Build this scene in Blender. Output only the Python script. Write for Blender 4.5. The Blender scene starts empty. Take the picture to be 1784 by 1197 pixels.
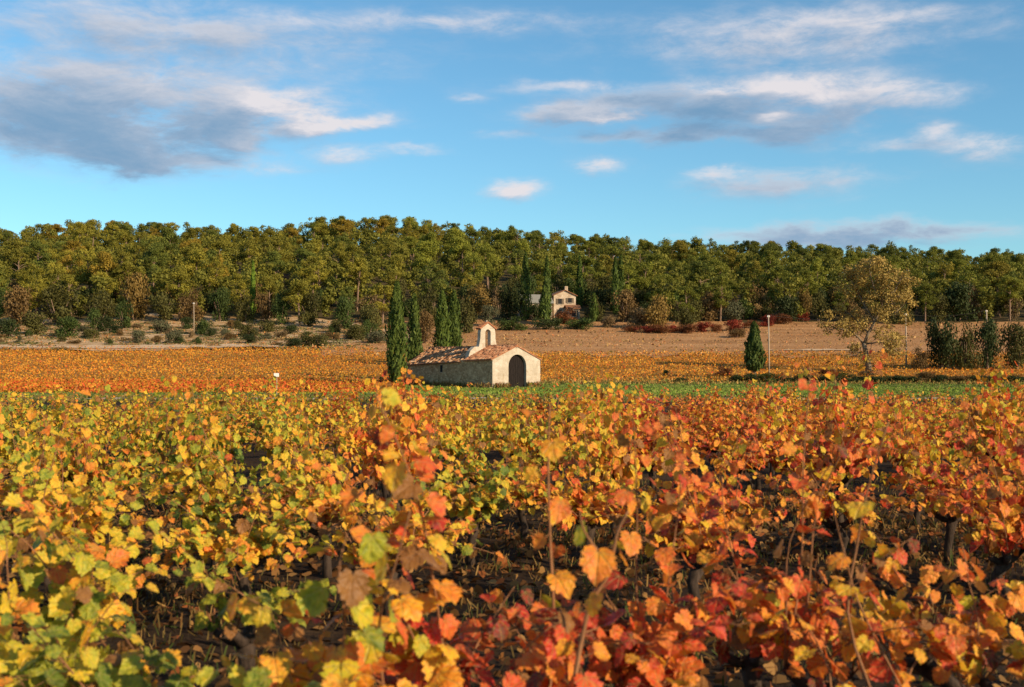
import bpy, math, random
import numpy as np
from mathutils import Vector, Matrix

random.seed(7)
RNG = np.random.default_rng(7)
scene = bpy.context.scene
COL = scene.collection
R = math.radians

# ------------------------------------------------------------------ camera
W, H, F = 1784.0, 1197.0, 2086.0          # photograph size and focal length in its pixels
CAM_Z, HORIZON = 1.95, 642.0
PITCH = math.atan((HORIZON - H / 2) / F)
cam_d = bpy.data.cameras.new('camera')
cam_d.sensor_width = 36.0
cam_d.lens = F / W * 36.0
cam_d.clip_start = 0.1
cam_d.clip_end = 9000.0
cam_d.dof.use_dof = True
cam_d.dof.focus_distance = 60.0
cam_d.dof.aperture_fstop = 3.2
cam = bpy.data.objects.new('camera', cam_d)
COL.objects.link(cam)
cam.location = (0, 0, CAM_Z)
cam.rotation_euler = (math.pi / 2 + PITCH, 0, 0)
scene.camera = cam

def ray(px, py):
    u = (px - W / 2) / F
    v = (H / 2 - py) / F
    c, s = math.cos(PITCH), math.sin(PITCH)
    return u, c - v * s, s + v * c

def at(px, py, Y):
    dx, dy, dz = ray(px, py)
    k = Y / dy
    return Vector((dx * k, Y, CAM_Z + dz * k))

# ------------------------------------------------------------------ light
SUN_AZ, SUN_EL = R(127.0), R(23.0)        # azimuth clockwise from the view direction
sun_dir = Vector((math.sin(SUN_AZ) * math.cos(SUN_EL), math.cos(SUN_AZ) * math.cos(SUN_EL), math.sin(SUN_EL)))
sun_d = bpy.data.lights.new('sun', 'SUN')
sun_d.energy = 5.0
sun_d.angle = R(0.5)
sun_d.color = (1.0, 0.80, 0.55)
sun = bpy.data.objects.new('sun', sun_d)
COL.objects.link(sun)
sun.location = (60, -40, 60)
sun.rotation_euler = sun_dir.to_track_quat('Z', 'Y').to_euler()

SKY_STRENGTH = 0.080
CLOUDS = [  # px, py, half width, half height, density, greyness
    (250, 235, 190, 50, 1.0, 1.0), (225, 285, 70, 24, .8, 1.0), (260, 155, 210, 30, .9, .45), (420, 215, 90, 26, .7, .9),
    (490, 192, 75, 26, 1.1, -.3), (560, 214, 60, 14, .9, -.2), (645, 214, 60, 13, .8, -.1),
    (405, 246, 30, 10, .6, 0), (440, 288, 150, 13, .35, .2), (600, 268, 60, 11, .6, 0), (710, 262, 80, 9, .5, .1),
    (895, 331, 48, 15, 1.0, -.3), (1040, 290, 52, 14, .9, -.1), (1010, 193, 85, 18, .8, .4),
    (1120, 172, 75, 17, .95, 1.3), (1225, 198, 85, 20, 1.0, 1.5), (1300, 172, 70, 14, .9, 1.0), (1075, 240, 75, 13, .9, 1.3), (1175, 236, 60, 14, .9, 1.3), (1290, 232, 70, 13, .85, 1.1), (1385, 236, 80, 16, .9, 1.1), (1450, 205, 70, 15, .9, 1.0), (1060, 205, 50, 10, .9, .1), (1340, 205, 40, 8, .8, -.1),
    (1370, 152, 150, 24, 1.0, 0), (1550, 172, 110, 22, .9, .5), (1600, 250, 110, 12, .5, .7), (960, 200, 60, 22, .7, .9), (1250, 300, 30, 10, .5, .2), (1370, 318, 130, 26, .85, .75), (1640, 223, 34, 12, .7, 0),
    (1490, 408, 230, 17, 1.25, 1.0), (880, 240, 60, 9, .45, .2), (815, 166, 34, 8, .5, 0), (980, 150, 120, 10, .5, .3),
    (300, 60, 330, 55, .8, .6), (1400, 60, 300, 45, .8, .4), (790, 40, 200, 16, .5, .1), (60, 200, 120, 60, .9, .8), (1730, 260, 70, 25, .6, .3),
]

def node(nt, kind, **kw):
    n = nt.nodes.new(kind)
    for k, v in kw.items():
        setattr(n, k, v)
    return n

def setin(nt, sock, v):
    if isinstance(v, (int, float)):
        sock.default_value = v
    elif isinstance(v, (tuple, list)):
        sock.default_value = v
    else:
        nt.links.new(v, sock)

def mth(nt, op, a, b=None, c=None, clamp=False):
    n = nt.nodes.new('ShaderNodeMath')
    n.operation = op
    n.use_clamp = clamp
    for i, v in enumerate((a, b, c)):
        if v is not None:
            setin(nt, n.inputs[i], v)
    return n.outputs[0]

def mixc(nt, fac, a, b, blend='MIX'):
    n = nt.nodes.new('ShaderNodeMix')
    n.data_type = 'RGBA'
    n.blend_type = blend
    setin(nt, n.inputs[0], fac)
    for s, v in ((n.inputs[6], a), (n.inputs[7], b)):
        if isinstance(v, (tuple, list)) and len(v) == 3:
            v = (*v, 1.0)
        setin(nt, s, v)
    return n.outputs[2]

def smooth(nt, x, lo, hi):
    n = nt.nodes.new('ShaderNodeMapRange')
    n.interpolation_type = 'SMOOTHSTEP'
    setin(nt, n.inputs[0], x)
    n.inputs[1].default_value, n.inputs[2].default_value = lo, hi
    return n.outputs[0]

world = bpy.data.worlds.new('World')
scene.world = world
world.use_nodes = True
nt = world.node_tree
nt.nodes.clear()
wout = node(nt, 'ShaderNodeOutputWorld')
bg = node(nt, 'ShaderNodeBackground')
nt.links.new(bg.outputs[0], wout.inputs[0])
sky = node(nt, 'ShaderNodeTexSky')
sky.sky_type = 'NISHITA'
sky.sun_disc = False
sky.sun_elevation = SUN_EL
sky.sun_rotation = SUN_AZ
sky.air_density = 1.0
sky.dust_density = 0.25
sky.ozone_density = 3.2

def cloud_group():
    g = bpy.data.node_groups.new('cloud_density', 'ShaderNodeTree')
    g.interface.new_socket('Vector', in_out='INPUT', socket_type='NodeSocketVector')
    g.interface.new_socket('Density', in_out='OUTPUT', socket_type='NodeSocketFloat')
    g.interface.new_socket('Grey', in_out='OUTPUT', socket_type='NodeSocketFloat')
    gi, go = g.nodes.new('NodeGroupInput'), g.nodes.new('NodeGroupOutput')
    sep = g.nodes.new('ShaderNodeSeparateXYZ')
    g.links.new(gi.outputs[0], sep.inputs[0])
    x, y, z = sep.outputs
    st = g.nodes.new('ShaderNodeVectorMath'); st.operation = 'MULTIPLY'
    g.links.new(gi.outputs[0], st.inputs[0]); st.inputs[1].default_value = (1, 1, 2.9)
    def noise(scale, detail, rough, w):
        n = g.nodes.new('ShaderNodeTexNoise'); n.noise_dimensions = '4D'
        g.links.new(st.outputs[0], n.inputs['Vector'])
        n.inputs['W'].default_value = w
        n.inputs['Scale'].default_value = scale; n.inputs['Detail'].default_value = detail; n.inputs['Roughness'].default_value = rough
        n.inputs['Distortion'].default_value = 0.35
        return n.outputs[0]
    big = noise(5.0, 3, .5, 1.3)
    fine = noise(20.0, 10, .66, 4.1)
    warp = noise(14.0, 4, .6, 8.2)
    warp2 = noise(14.0, 4, .6, 15.2)
    az = mth(g, 'ARCTAN2', x, y)
    el = mth(g, 'ARCSINE', z)
    az = mth(g, 'ADD', az, mth(g, 'MULTIPLY', mth(g, 'SUBTRACT', warp, .5), .06))
    el = mth(g, 'ADD', el, mth(g, 'MULTIPLY', mth(g, 'SUBTRACT', warp2, .5), .026))
    tot, grey = None, None
    for px, py, hw, hh, den, gr in CLOUDS:
        dx, dy, dz = ray(px, py)
        L = math.sqrt(dx * dx + dy * dy + dz * dz)
        a0, e0 = math.atan2(dx, dy), math.asin(dz / L)
        da = mth(g, 'MULTIPLY', mth(g, 'SUBTRACT', az, a0), F / hw)
        de = mth(g, 'MULTIPLY', mth(g, 'SUBTRACT', el, e0), F / hh)
        q = mth(g, 'ADD', mth(g, 'MULTIPLY', da, da), mth(g, 'MULTIPLY', de, de))
        m = mth(g, 'MULTIPLY', mth(g, 'EXPONENT', mth(g, 'MULTIPLY', q, -0.9)), den)
        mg = mth(g, 'MULTIPLY', m, gr)
        tot = m if tot is None else mth(g, 'ADD', tot, m)
        grey = mg if grey is None else mth(g, 'ADD', grey, mg)
    # the rest of the sky carries the same broken cloud from the large noise alone
    ahead = mth(g, 'MULTIPLY', smooth(g, mth(g, 'ABSOLUTE', az), .62, .42), smooth(g, el, .42, .32))
    loose = mth(g, 'MULTIPLY', smooth(g, big, .46, .70), mth(g, 'SUBTRACT', 1.0, ahead))
    tot = mth(g, 'ADD', tot, mth(g, 'MULTIPLY', loose, .9))
    grey = mth(g, 'ADD', grey, mth(g, 'MULTIPLY', loose, .35))
    tot = mth(g, 'MINIMUM', tot, 1.25)
    rag = mth(g, 'MULTIPLY', mth(g, 'SUBTRACT', fine, .5), 2.1)
    raw = mth(g, 'ADD', tot, mth(g, 'MULTIPLY', rag, mth(g, 'ADD', .22, mth(g, 'MULTIPLY', tot, 1.15))))
    grey = mth(g, 'MULTIPLY', grey, mth(g, 'MULTIPLY_ADD', mth(g, 'SUBTRACT', fine, .5), 2.7, .98))
    g.links.new(raw, go.inputs[0]); g.links.new(grey, go.inputs[1])
    return g

cg = cloud_group()
tc = node(nt, 'ShaderNodeTexCoord')
g1 = node(nt, 'ShaderNodeGroup'); g1.node_tree = cg
nt.links.new(tc.outputs['Generated'], g1.inputs[0])
off = node(nt, 'ShaderNodeVectorMath'); off.operation = 'ADD'
nt.links.new(tc.outputs['Generated'], off.inputs[0]); off.inputs[1].default_value = (.010, 0, .011)
g2 = node(nt, 'ShaderNodeGroup'); g2.node_tree = cg
nt.links.new(off.outputs[0], g2.inputs[0])
dens = mth(nt, 'MULTIPLY', smooth(nt, g1.outputs[0], .03, 1.12), .96)
lit = mth(nt, 'MULTIPLY_ADD', mth(nt, 'SUBTRACT', g1.outputs[0], g2.outputs[0]), 0.9, 0.55, clamp=True)
dark = mth(nt, 'MAXIMUM', mth(nt, 'SUBTRACT', g1.outputs[1], mth(nt, 'MULTIPLY', lit, .30)), 0.0)
dark = mth(nt, 'MULTIPLY', mth(nt, 'SUBTRACT', 1.0, mth(nt, 'EXPONENT', mth(nt, 'MULTIPLY', dark, -1.6))), 1.0)
CLOUD_WHITE, CLOUD_MID, CLOUD_DARK = (7.4, 7.0, 7.2), (4.1, 4.6, 5.7), (1.35, 2.9, 4.7)
ccol = mixc(nt, lit, CLOUD_MID, CLOUD_WHITE)
ccol = mixc(nt, dark, ccol, CLOUD_DARK)
skyc = mixc(nt, 1.0, sky.outputs[0], (.95, 1.36, 1.39), 'MULTIPLY')
final = mixc(nt, dens, skyc, ccol)
nt.links.new(final, bg.inputs[0])
bg.inputs[1].default_value = SKY_STRENGTH

scene.view_settings.view_transform = 'Standard'
scene.view_settings.look = 'None'
scene.view_settings.gamma = 1.0
scene.view_settings.use_curve_mapping = False
scene.view_settings.exposure = 0.45
scene.cycles.max_bounces = 8
scene.cycles.transparent_max_bounces = 8

# ------------------------------------------------------------------ helpers
def tag(o, label=None, cat=None, group=None, kind=None):
    if label: o['label'] = label
    if cat: o['category'] = cat
    if group: o['group'] = group
    if kind: o['kind'] = kind
    return o

def thing(name, label, cat, loc, rz=0.0, group=None):
    o = bpy.data.objects.new(name, None)
    o.empty_display_size = 0.2
    COL.objects.link(o)
    o.location = loc
    o.rotation_euler = (0, 0, rz)
    return tag(o, label, cat, group)

def link(name, me, parent=None, loc=None):
    o = bpy.data.objects.new(name, me)
    COL.objects.link(o)
    if parent is not None:
        o.parent = parent
    if loc is not None:
        o.location = loc
    return o

def np_mesh(name, verts, faces, mat, attrs=None, smooth_shade=False):
    """faces: an (n,k) array or a list of tuples"""
    me = bpy.data.meshes.new(name)
    verts = np.asarray(verts, dtype=np.float32)
    if isinstance(faces, np.ndarray):
        n, k = faces.shape
        me.vertices.add(len(verts)); me.vertices.foreach_set('co', verts.ravel())
        me.loops.add(n * k); me.loops.foreach_set('vertex_index', faces.astype(np.int32).ravel())
        me.polygons.add(n)
        me.polygons.foreach_set('loop_start', np.arange(0, n * k, k, dtype=np.int32))
        me.polygons.foreach_set('loop_total', np.full(n, k, dtype=np.int32))
        me.update(calc_edges=True)
    else:
        me.from_pydata([tuple(v) for v in verts], [], faces)
        me.update()
    for an, av in (attrs or {}).items():
        av = np.asarray(av, dtype=np.float32)
        if an == 'luv':
            a = me.attributes.new(an, 'FLOAT_VECTOR', 'POINT'); a.data.foreach_set('vector', av.ravel())
        elif av.ndim == 1:
            a = me.attributes.new(an, 'FLOAT', 'POINT'); a.data.foreach_set('value', av)
        else:
            a = me.attributes.new(an, 'FLOAT_COLOR', 'POINT')
            c = np.ones((len(av), 4), dtype=np.float32); c[:, :3] = av
            a.data.foreach_set('color', c.ravel())
    for m in (mat if isinstance(mat, (list, tuple)) else [mat]):
        me.materials.append(m)
    if smooth_shade:
        me.polygons.foreach_set('use_smooth', np.ones(len(me.polygons), dtype=bool))
    return me

class MB:
    def __init__(self):
        self.v, self.f = [], []
    def add(self, vs, fs):
        b = len(self.v)
        self.v += [tuple(p) for p in vs]
        self.f += [tuple(i + b for i in f) for f in fs]
    def box(self, c, s, M=None):
        x, y, z = (k / 2 for k in s)
        vs = [Vector((c[0] + a * x, c[1] + b * y, c[2] + d * z)) for d in (-1, 1) for a, b in ((-1, -1), (1, -1), (1, 1), (-1, 1))]
        if M is not None: vs = [M @ v for v in vs]
        self.add(vs, [(3, 2, 1, 0), (4, 5, 6, 7), (0, 1, 5, 4), (1, 2, 6, 5), (2, 3, 7, 6), (3, 0, 4, 7)])
    def tube(self, pts, rad, n=6, cap=True):
        pts = [Vector(p) for p in pts]
        rings = []
        for i, p in enumerate(pts):
            t = (pts[min(i + 1, len(pts) - 1)] - pts[max(i - 1, 0)]).normalized()
            ref = Vector((1, 0, 0)) if abs(t.x) < .8 else Vector((0, 1, 0))
            a = t.cross(ref).normalized(); b = t.cross(a)
            r = rad[i] if isinstance(rad, (list, tuple)) else rad
            rings.append([p + (a * math.cos(2 * math.pi * k / n) + b * math.sin(2 * math.pi * k / n)) * r for k in range(n)])
        vs = [v for ring in rings for v in ring]
        fs = [(i * n + k, i * n + (k + 1) % n, (i + 1) * n + (k + 1) % n, (i + 1) * n + k) for i in range(len(pts) - 1) for k in range(n)]
        if cap:
            fs.append(tuple(range(n - 1, -1, -1))); fs.append(tuple((len(pts) - 1) * n + k for k in range(n)))
        self.add(vs, fs)
    def mesh(self, name, mat, smooth_shade=False):
        return np_mesh(name, np.array(self.v), self.f, mat, smooth_shade=smooth_shade)
    def build(self, name, mat, parent=None, smooth_shade=False, loc=None):
        return link(name, self.mesh(name, mat, smooth_shade), parent, loc)

def unit(a):
    return a / np.maximum(np.linalg.norm(a, axis=-1, keepdims=True), 1e-9)

# a cloud of leaf-sized faces: local outline (k,3), tip direction t and normal n per leaf
QUAD = np.array([(-.5, 0, 0), (.5, .1, 0), (.42, 1, 0), (-.45, .9, 0)], float)
DIAMOND = np.array([(0, 0, 0), (.5, .45, .06), (0, 1, 0), (-.5, .45, .06)], float)
def leaf_cloud(centers, tips, normals, size, shape=QUAD, rnd=None):
    t = unit(tips)
    s = unit(np.cross(t, normals))
    n = np.cross(s, t)
    k = len(shape)
    size = np.asarray(size)
    if size.ndim == 0: size = np.full(len(centers), float(size))
    P = shape.copy(); P[:, 1] -= P[:, 1].mean()
    v = (centers[:, None, :] + size[:, None, None] * (P[None, :, 0:1] * s[:, None, :] + P[None, :, 1:2] * t[:, None, :] + P[None, :, 2:3] * n[:, None, :]))
    f = np.arange(len(centers) * k).reshape(-1, k)
    r = np.repeat(RNG.random(len(centers)) if rnd is None else rnd, k)
    return v.reshape(-1, 3), f, r

# ------------------------------------------------------------------ materials
def mat_base(name):
    m = bpy.data.materials.new(name)
    m.use_nodes = True
    t = m.node_tree
    return m, t, t.nodes['Principled BSDF']

def noise_node(t, scale, detail=4, rough=.55, coord='Object', vec_scale=None):
    tcn = node(t, 'ShaderNodeTexCoord')
    v = tcn.outputs[coord] if coord != 'World' else node(t, 'ShaderNodeNewGeometry').outputs['Position']
    if vec_scale:
        mp = node(t, 'ShaderNodeVectorMath'); mp.operation = 'MULTIPLY'
        t.links.new(v, mp.inputs[0]); mp.inputs[1].default_value = vec_scale
        v = mp.outputs[0]
    n = node(t, 'ShaderNodeTexNoise')
    t.links.new(v, n.inputs['Vector'])
    n.inputs['Scale'].default_value = scale; n.inputs['Detail'].default_value = detail; n.inputs['Roughness'].default_value = rough
    return n.outputs[0]

def ramp(t, fac, stops):
    n = node(t, 'ShaderNodeValToRGB')
    e = n.color_ramp.elements
    while len(e) < len(stops): e.new(.5)
    for el, (p, c) in zip(e, stops):
        el.position = p; el.color = (*c, 1)
    setin(t, n.inputs[0], fac)
    return n.outputs[0]

def bump(t, b, height, dist, strength=.7):
    n = node(t, 'ShaderNodeBump')
    n.inputs['Strength'].default_value = strength; n.inputs['Distance'].default_value = dist
    t.links.new(height, n.inputs['Height']); t.links.new(n.outputs[0], b.inputs['Normal'])

def ground_mat(name, stops, scale=.6, fine=9.0, bd=.06, rough=.95, stretch=None):
    m, t, b = mat_base(name)
    a = noise_node(t, scale, 6, .62, 'World', stretch)
    f = noise_node(t, fine, 5, .65, 'World')
    fac = mth(t, 'ADD', mth(t, 'MULTIPLY', a, .6), mth(t, 'MULTIPLY', f, .4))
    t.links.new(ramp(t, fac, stops), b.inputs['Base Color'])
    b.inputs['Roughness'].default_value = rough
    b.inputs['Specular IOR Level'].default_value = .1
    bump(t, b, f, bd)
    return m

def foliage_mat(name, dark, light, transl=.25, rough=.65):
    """colour between two leaf tones by leaf, tinted by the object's own colour"""
    m, t, b = mat_base(name)
    at_ = node(t, 'ShaderNodeAttribute', attribute_name='leaf_rand')
    oi = node(t, 'ShaderNodeObjectInfo')
    c = mixc(t, at_.outputs['Fac'], dark, light)
    c = mixc(t, 1.0, c, oi.outputs['Color'], 'MULTIPLY')
    t.links.new(c, b.inputs['Base Color'])
    b.inputs['Roughness'].default_value = rough
    b.inputs['Specular IOR Level'].default_value = .15
    tr = node(t, 'ShaderNodeBsdfTranslucent'); t.links.new(c, tr.inputs[0])
    mx = node(t, 'ShaderNodeMixShader'); mx.inputs[0].default_value = transl
    t.links.new(b.outputs[0], mx.inputs[1]); t.links.new(tr.outputs[0], mx.inputs[2])
    t.links.new(mx.outputs[0], t.nodes['Material Output'].inputs[0])
    return m

def tint_mat(name, transl=.2):
    """colour carried by each leaf or blade itself"""
    m, t, b = mat_base(name)
    c = node(t, 'ShaderNodeAttribute', attribute_name='tint').outputs['Color']
    t.links.new(c, b.inputs['Base Color'])
    b.inputs['Roughness'].default_value = .8
    b.inputs['Specular IOR Level'].default_value = .1
    tr = node(t, 'ShaderNodeBsdfTranslucent'); t.links.new(c, tr.inputs[0])
    mx = node(t, 'ShaderNodeMixShader'); mx.inputs[0].default_value = transl
    t.links.new(b.outputs[0], mx.inputs[1]); t.links.new(tr.outputs[0], mx.inputs[2])
    t.links.new(mx.outputs[0], t.nodes['Material Output'].inputs[0])
    return m

def bark_mat(name, c0, c1, scale=8.0, stretch=(1, 1, .25)):
    m, t, b = mat_base(name)
    n = noise_node(t, scale, 6, .65, 'Object', stretch)
    t.links.new(ramp(t, n, [(.3, c0), (.7, c1)]), b.inputs['Base Color'])
    b.inputs['Roughness'].default_value = .9
    b.inputs['Specular IOR Level'].default_value = .15
    bump(t, b, n, .02, .8)
    return m

M = {}
M['soil'] = ground_mat('soil', [(.3, (.012, .008, .005)), (.5, (.030, .018, .010)), (.7, (.075, .045, .022))], .9, 14, .05)
M['meadow'] = ground_mat('meadow_grass', [(.3, (.06, .075, .014)), (.5, (.11, .135, .024)), (.7, (.20, .16, .04))], .25, 6, .05)
M['track'] = ground_mat('track_gravel', [(.3, (.30, .22, .15)), (.6, (.50, .40, .30))], .8, 12, .02)
M['field_orange'] = ground_mat('field_soil_orange', [(.3, (.16, .075, .018)), (.5, (.30, .135, .025)), (.7, (.42, .20, .04))], .18, 4, .08, stretch=(.5, 1.6, 1))
M['field_dry'] = ground_mat('field_dry_grass', [(.3, (.21, .10, .038)), (.5, (.36, .18, .072)), (.7, (.48, .27, .125))], .12, 3, .08, stretch=(.35, 1.8, 1))
M['bank'] = ground_mat('bank_earth', [(.34, (.16, .09, .03)), (.47, (.33, .19, .075)), (.56, (.55, .38, .22)), (.7, (.66, .50, .34))], .22, 2.5, .1, stretch=(.45, 1.3, 1))
M['pale'] = ground_mat('bare_earth', [(.3, (.36, .20, .09)), (.5, (.54, .37, .22)), (.7, (.64, .48, .33))], .5, 5, .04)
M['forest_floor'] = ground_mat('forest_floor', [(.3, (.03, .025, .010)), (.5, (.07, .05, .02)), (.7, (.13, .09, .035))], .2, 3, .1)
M['tint'] = tint_mat('leaf_and_blade')
M['pine'] = foliage_mat('pine_needles', (.125, .130, .020), (.31, .295, .046), .28)
M['cypress'] = foliage_mat('cypress_foliage', (.032, .050, .010), (.115, .140, .026), .15)
M['shrub'] = foliage_mat('shrub_leaves', (.45, .45, .45), (1, 1, 1), .2)
M['bark_pine'] = bark_mat('pine_bark', (.13, .075, .045), (.32, .21, .14), 3.0)
M['bark_pale'] = bark_mat('pale_bark', (.16, .11, .07), (.42, .33, .23), 3.0)
M['bark_grey'] = bark_mat('grey_bark', (.075, .05, .03), (.27, .20, .13), 3.0)
M['bark_dark'] = bark_mat('dark_bark', (.02, .014, .010), (.075, .05, .035), 25.0)
M['cane'] = bark_mat('vine_cane', (.16, .065, .028), (.36, .17, .075), 20.0)
M['pole_wood'] = bark_mat('pole_wood', (.30, .22, .15), (.46, .36, .26), 4.0)

def leaf_mat():
    m, t, b = mat_base('vine_leaf')
    oi = node(t, 'ShaderNodeObjectInfo')
    sep = node(t, 'ShaderNodeSeparateColor'); t.links.new(oi.outputs['Color'], sep.inputs[0])
    r = node(t, 'ShaderNodeAttribute', attribute_name='leaf_rand').outputs['Fac']
    n1 = noise_node(t, 14.0, 4, .6, 'Object')
    f = mth(t, 'ADD', sep.outputs[0], mth(t, 'MULTIPLY', mth(t, 'SUBTRACT', r, .5), sep.outputs[1]))
    f = mth(t, 'ADD', f, mth(t, 'MULTIPLY', mth(t, 'SUBTRACT', n1, .5), .22), clamp=True)
    c = ramp(t, f, [(0.0, (.045, .085, .012)), (.16, (.15, .22, .022)), (.30, (.42, .40, .030)), (.44, (.72, .45, .035)), (.58, (.72, .27, .030)),
                    (.70, (.62, .165, .040)), (.84, (.46, .045, .018)), (.93, (.24, .022, .014)), (1.0, (.085, .035, .016))])
    luv = node(t, 'ShaderNodeAttribute', attribute_name='luv').outputs['Vector']
    sx = node(t, 'ShaderNodeSeparateXYZ'); t.links.new(luv, sx.inputs[0])
    lx, ly = mth(t, 'ABSOLUTE', sx.outputs[0]), sx.outputs[1]
    ln = node(t, 'ShaderNodeTexNoise'); t.links.new(luv, ln.inputs['Vector']); ln.noise_dimensions = '4D'
    t.links.new(mth(t, 'MULTIPLY', mth(t, 'ADD', r, oi.outputs['Random']), 91.0), ln.inputs['W'])
    ln.inputs['Scale'].default_value = 3.2; ln.inputs['Detail'].default_value = 4
    blotch = ln.outputs[0]
    # brown, dried margins of uneven width
    ry = mth(t, 'SUBTRACT', ly, .40)
    rad = mth(t, 'SQRT', mth(t, 'ADD', mth(t, 'MULTIPLY', lx, lx), mth(t, 'MULTIPLY', ry, ry)))
    edge = smooth(t, mth(t, 'ADD', rad, mth(t, 'MULTIPLY', mth(t, 'SUBTRACT', blotch, .5), 1.1)), .50, .70)
    hs = mth(t, 'FRACT', mth(t, 'MULTIPLY', mth(t, 'ADD', r, oi.outputs['Random']), 7.31))
    f2 = mth(t, 'ADD', f, mth(t, 'MULTIPLY', mth(t, 'SUBTRACT', blotch, .48), .42), clamp=True)
    c = ramp(t, f2, [(0.0, (.045, .085, .012)), (.16, (.15, .22, .022)), (.30, (.50, .46, .030)), (.44, (.86, .53, .032)), (.58, (.86, .30, .026)),
                    (.70, (.78, .18, .032)), (.84, (.62, .045, .016)), (.93, (.32, .026, .014)), (1.0, (.11, .040, .016))])
    c = mixc(t, mth(t, 'MULTIPLY', edge, mth(t, 'MULTIPLY', hs, .62)), c, (.20, .065, .018))
    # veins fan out from the stalk
    ang = mth(t, 'ARCTAN2', lx, mth(t, 'ADD', ly, .02))
    rr = mth(t, 'SQRT', mth(t, 'ADD', mth(t, 'MULTIPLY', lx, lx), mth(t, 'MULTIPLY', ly, ly)))
    vein = None
    for k in (0.0, .62, 1.25):
        d = mth(t, 'MULTIPLY', mth(t, 'ABSOLUTE', mth(t, 'SUBTRACT', ang, k)), rr)
        m_ = smooth(t, d, .032, .006)
        vein = m_ if vein is None else mth(t, 'MAXIMUM', vein, m_)
    c = mixc(t, mth(t, 'MULTIPLY', vein, .45), c, (.55, .44, .12))
    fr = mth(t, 'FRACT', mth(t, 'MULTIPLY', r, 17.3))
    dry = mth(t, 'MAXIMUM', sep.outputs[2], mth(t, 'MULTIPLY', mth(t, 'LESS_THAN', fr, .09), mth(t, 'GREATER_THAN', r, .0001)))
    c = mixc(t, dry, c, mixc(t, blotch, (.13, .045, .012), (.48, .22, .055)))
    t.links.new(c, b.inputs['Base Color'])
    bump(t, b, mth(t, 'ADD', mth(t, 'MULTIPLY', vein, -.6), blotch), .05, .5)
    b.inputs['Roughness'].default_value = .45
    b.inputs['Specular IOR Level'].default_value = .35
    tr = node(t, 'ShaderNodeBsdfTranslucent'); t.links.new(c, tr.inputs[0])
    mx = node(t, 'ShaderNodeMixShader'); mx.inputs[0].default_value = .40
    t.links.new(b.outputs[0], mx.inputs[1]); t.links.new(tr.outputs[0], mx.inputs[2])
    t.links.new(mx.outputs[0], t.nodes['Material Output'].inputs[0])
    return m
M['leaf'] = leaf_mat()

def wall_mat(name, stops, brick_scale, mortar, bd=.03):
    m, t, b = mat_base(name)
    tcn = node(t, 'ShaderNodeTexCoord')
    n = noise_node(t, 1.1, 6, .65)
    n2 = noise_node(t, 7.0, 5, .6)
    vo = node(t, 'ShaderNodeTexVoronoi'); vo.feature = 'DISTANCE_TO_EDGE'
    mp = node(t, 'ShaderNodeVectorMath'); mp.operation = 'MULTIPLY'
    t.links.new(tcn.outputs['Object'], mp.inputs[0]); mp.inputs[1].default_value = (1, 1, 1.7)
    t.links.new(mp.outputs[0], vo.inputs['Vector']); vo.inputs['Scale'].default_value = brick_scale
    vc = node(t, 'ShaderNodeTexVoronoi'); t.links.new(mp.outputs[0], vc.inputs['Vector']); vc.inputs['Scale'].default_value = brick_scale
    sc = node(t, 'ShaderNodeSeparateColor'); t.links.new(vc.outputs['Color'], sc.inputs[0])
    fac = mth(t, 'ADD', mth(t, 'MULTIPLY', n, .5), mth(t, 'ADD', mth(t, 'MULTIPLY', n2, .25), mth(t, 'MULTIPLY', sc.outputs[0], .25)))
    c = ramp(t, fac, stops)
    joint = smooth(t, vo.outputs['Distance'], .0, .09)
    c = mixc(t, mth(t, 'MULTIPLY', mth(t, 'SUBTRACT', 1.0, joint), .6), c, mortar)
    so_ = node(t, 'ShaderNodeSeparateXYZ'); t.links.new(tcn.outputs['Object'], so_.inputs[0])
    st = noise_node(t, 2.2, 5, .7, 'Object', (1, 1, .22))
    damp = mth(t, 'MULTIPLY', smooth(t, mth(t, 'ADD', so_.outputs[2], mth(t, 'MULTIPLY', mth(t, 'SUBTRACT', n, .5), 2.2)), 1.1, -.1), .6)
    streak = mth(t, 'MULTIPLY', smooth(t, st, .52, .70), .5)
    c = mixc(t, mth(t, 'MAXIMUM', damp, streak), c, mixc(t, 1.0, c, (.66, .52, .36), 'MULTIPLY'))
    t.links.new(c, b.inputs['Base Color'])
    b.inputs['Roughness'].default_value = .92
    b.inputs['Specular IOR Level'].default_value = .15
    bump(t, b, mth(t, 'ADD', joint, mth(t, 'MULTIPLY', n2, .6)), bd)
    return m
M['facade'] = wall_mat('pale_limewash', [(.3, (.36, .29, .21)), (.5, (.46, .385, .29)), (.7, (.54, .47, .38))], 1.6, (.43, .35, .26), .012)
M['rubble'] = wall_mat('rubble_stone', [(.3, (.26, .165, .08)), (.5, (.46, .31, .165)), (.7, (.62, .46, .27))], 3.2, (.22, .17, .10), .04)
M['house_stone'] = wall_mat('house_stone', [(.3, (.32, .22, .14)), (.5, (.46, .35, .24)), (.7, (.56, .46, .35))], 1.2, (.5, .4, .3), .03)
def tile_mat(name, stops):
    m, t, b = mat_base(name)
    n = noise_node(t, 2.6, 6, .7)
    r = node(t, 'ShaderNodeAttribute', attribute_name='leaf_rand').outputs['Fac']
    fac = mth(t, 'ADD', mth(t, 'MULTIPLY', n, .5), mth(t, 'MULTIPLY', r, .5))
    t.links.new(ramp(t, fac, stops), b.inputs['Base Color'])
    b.inputs['Roughness'].default_value = .9
    return m
M['tile'] = tile_mat('clay_tile', [(.25, (.18, .075, .03)), (.42, (.40, .18, .07)), (.60, (.50, .25, .11)), (.8, (.64, .44, .27))])
M['tile_new'] = tile_mat('clay_tile_red', [(.25, (.32, .12, .05)), (.5, (.46, .19, .08)), (.8, (.56, .31, .16))])
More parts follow.
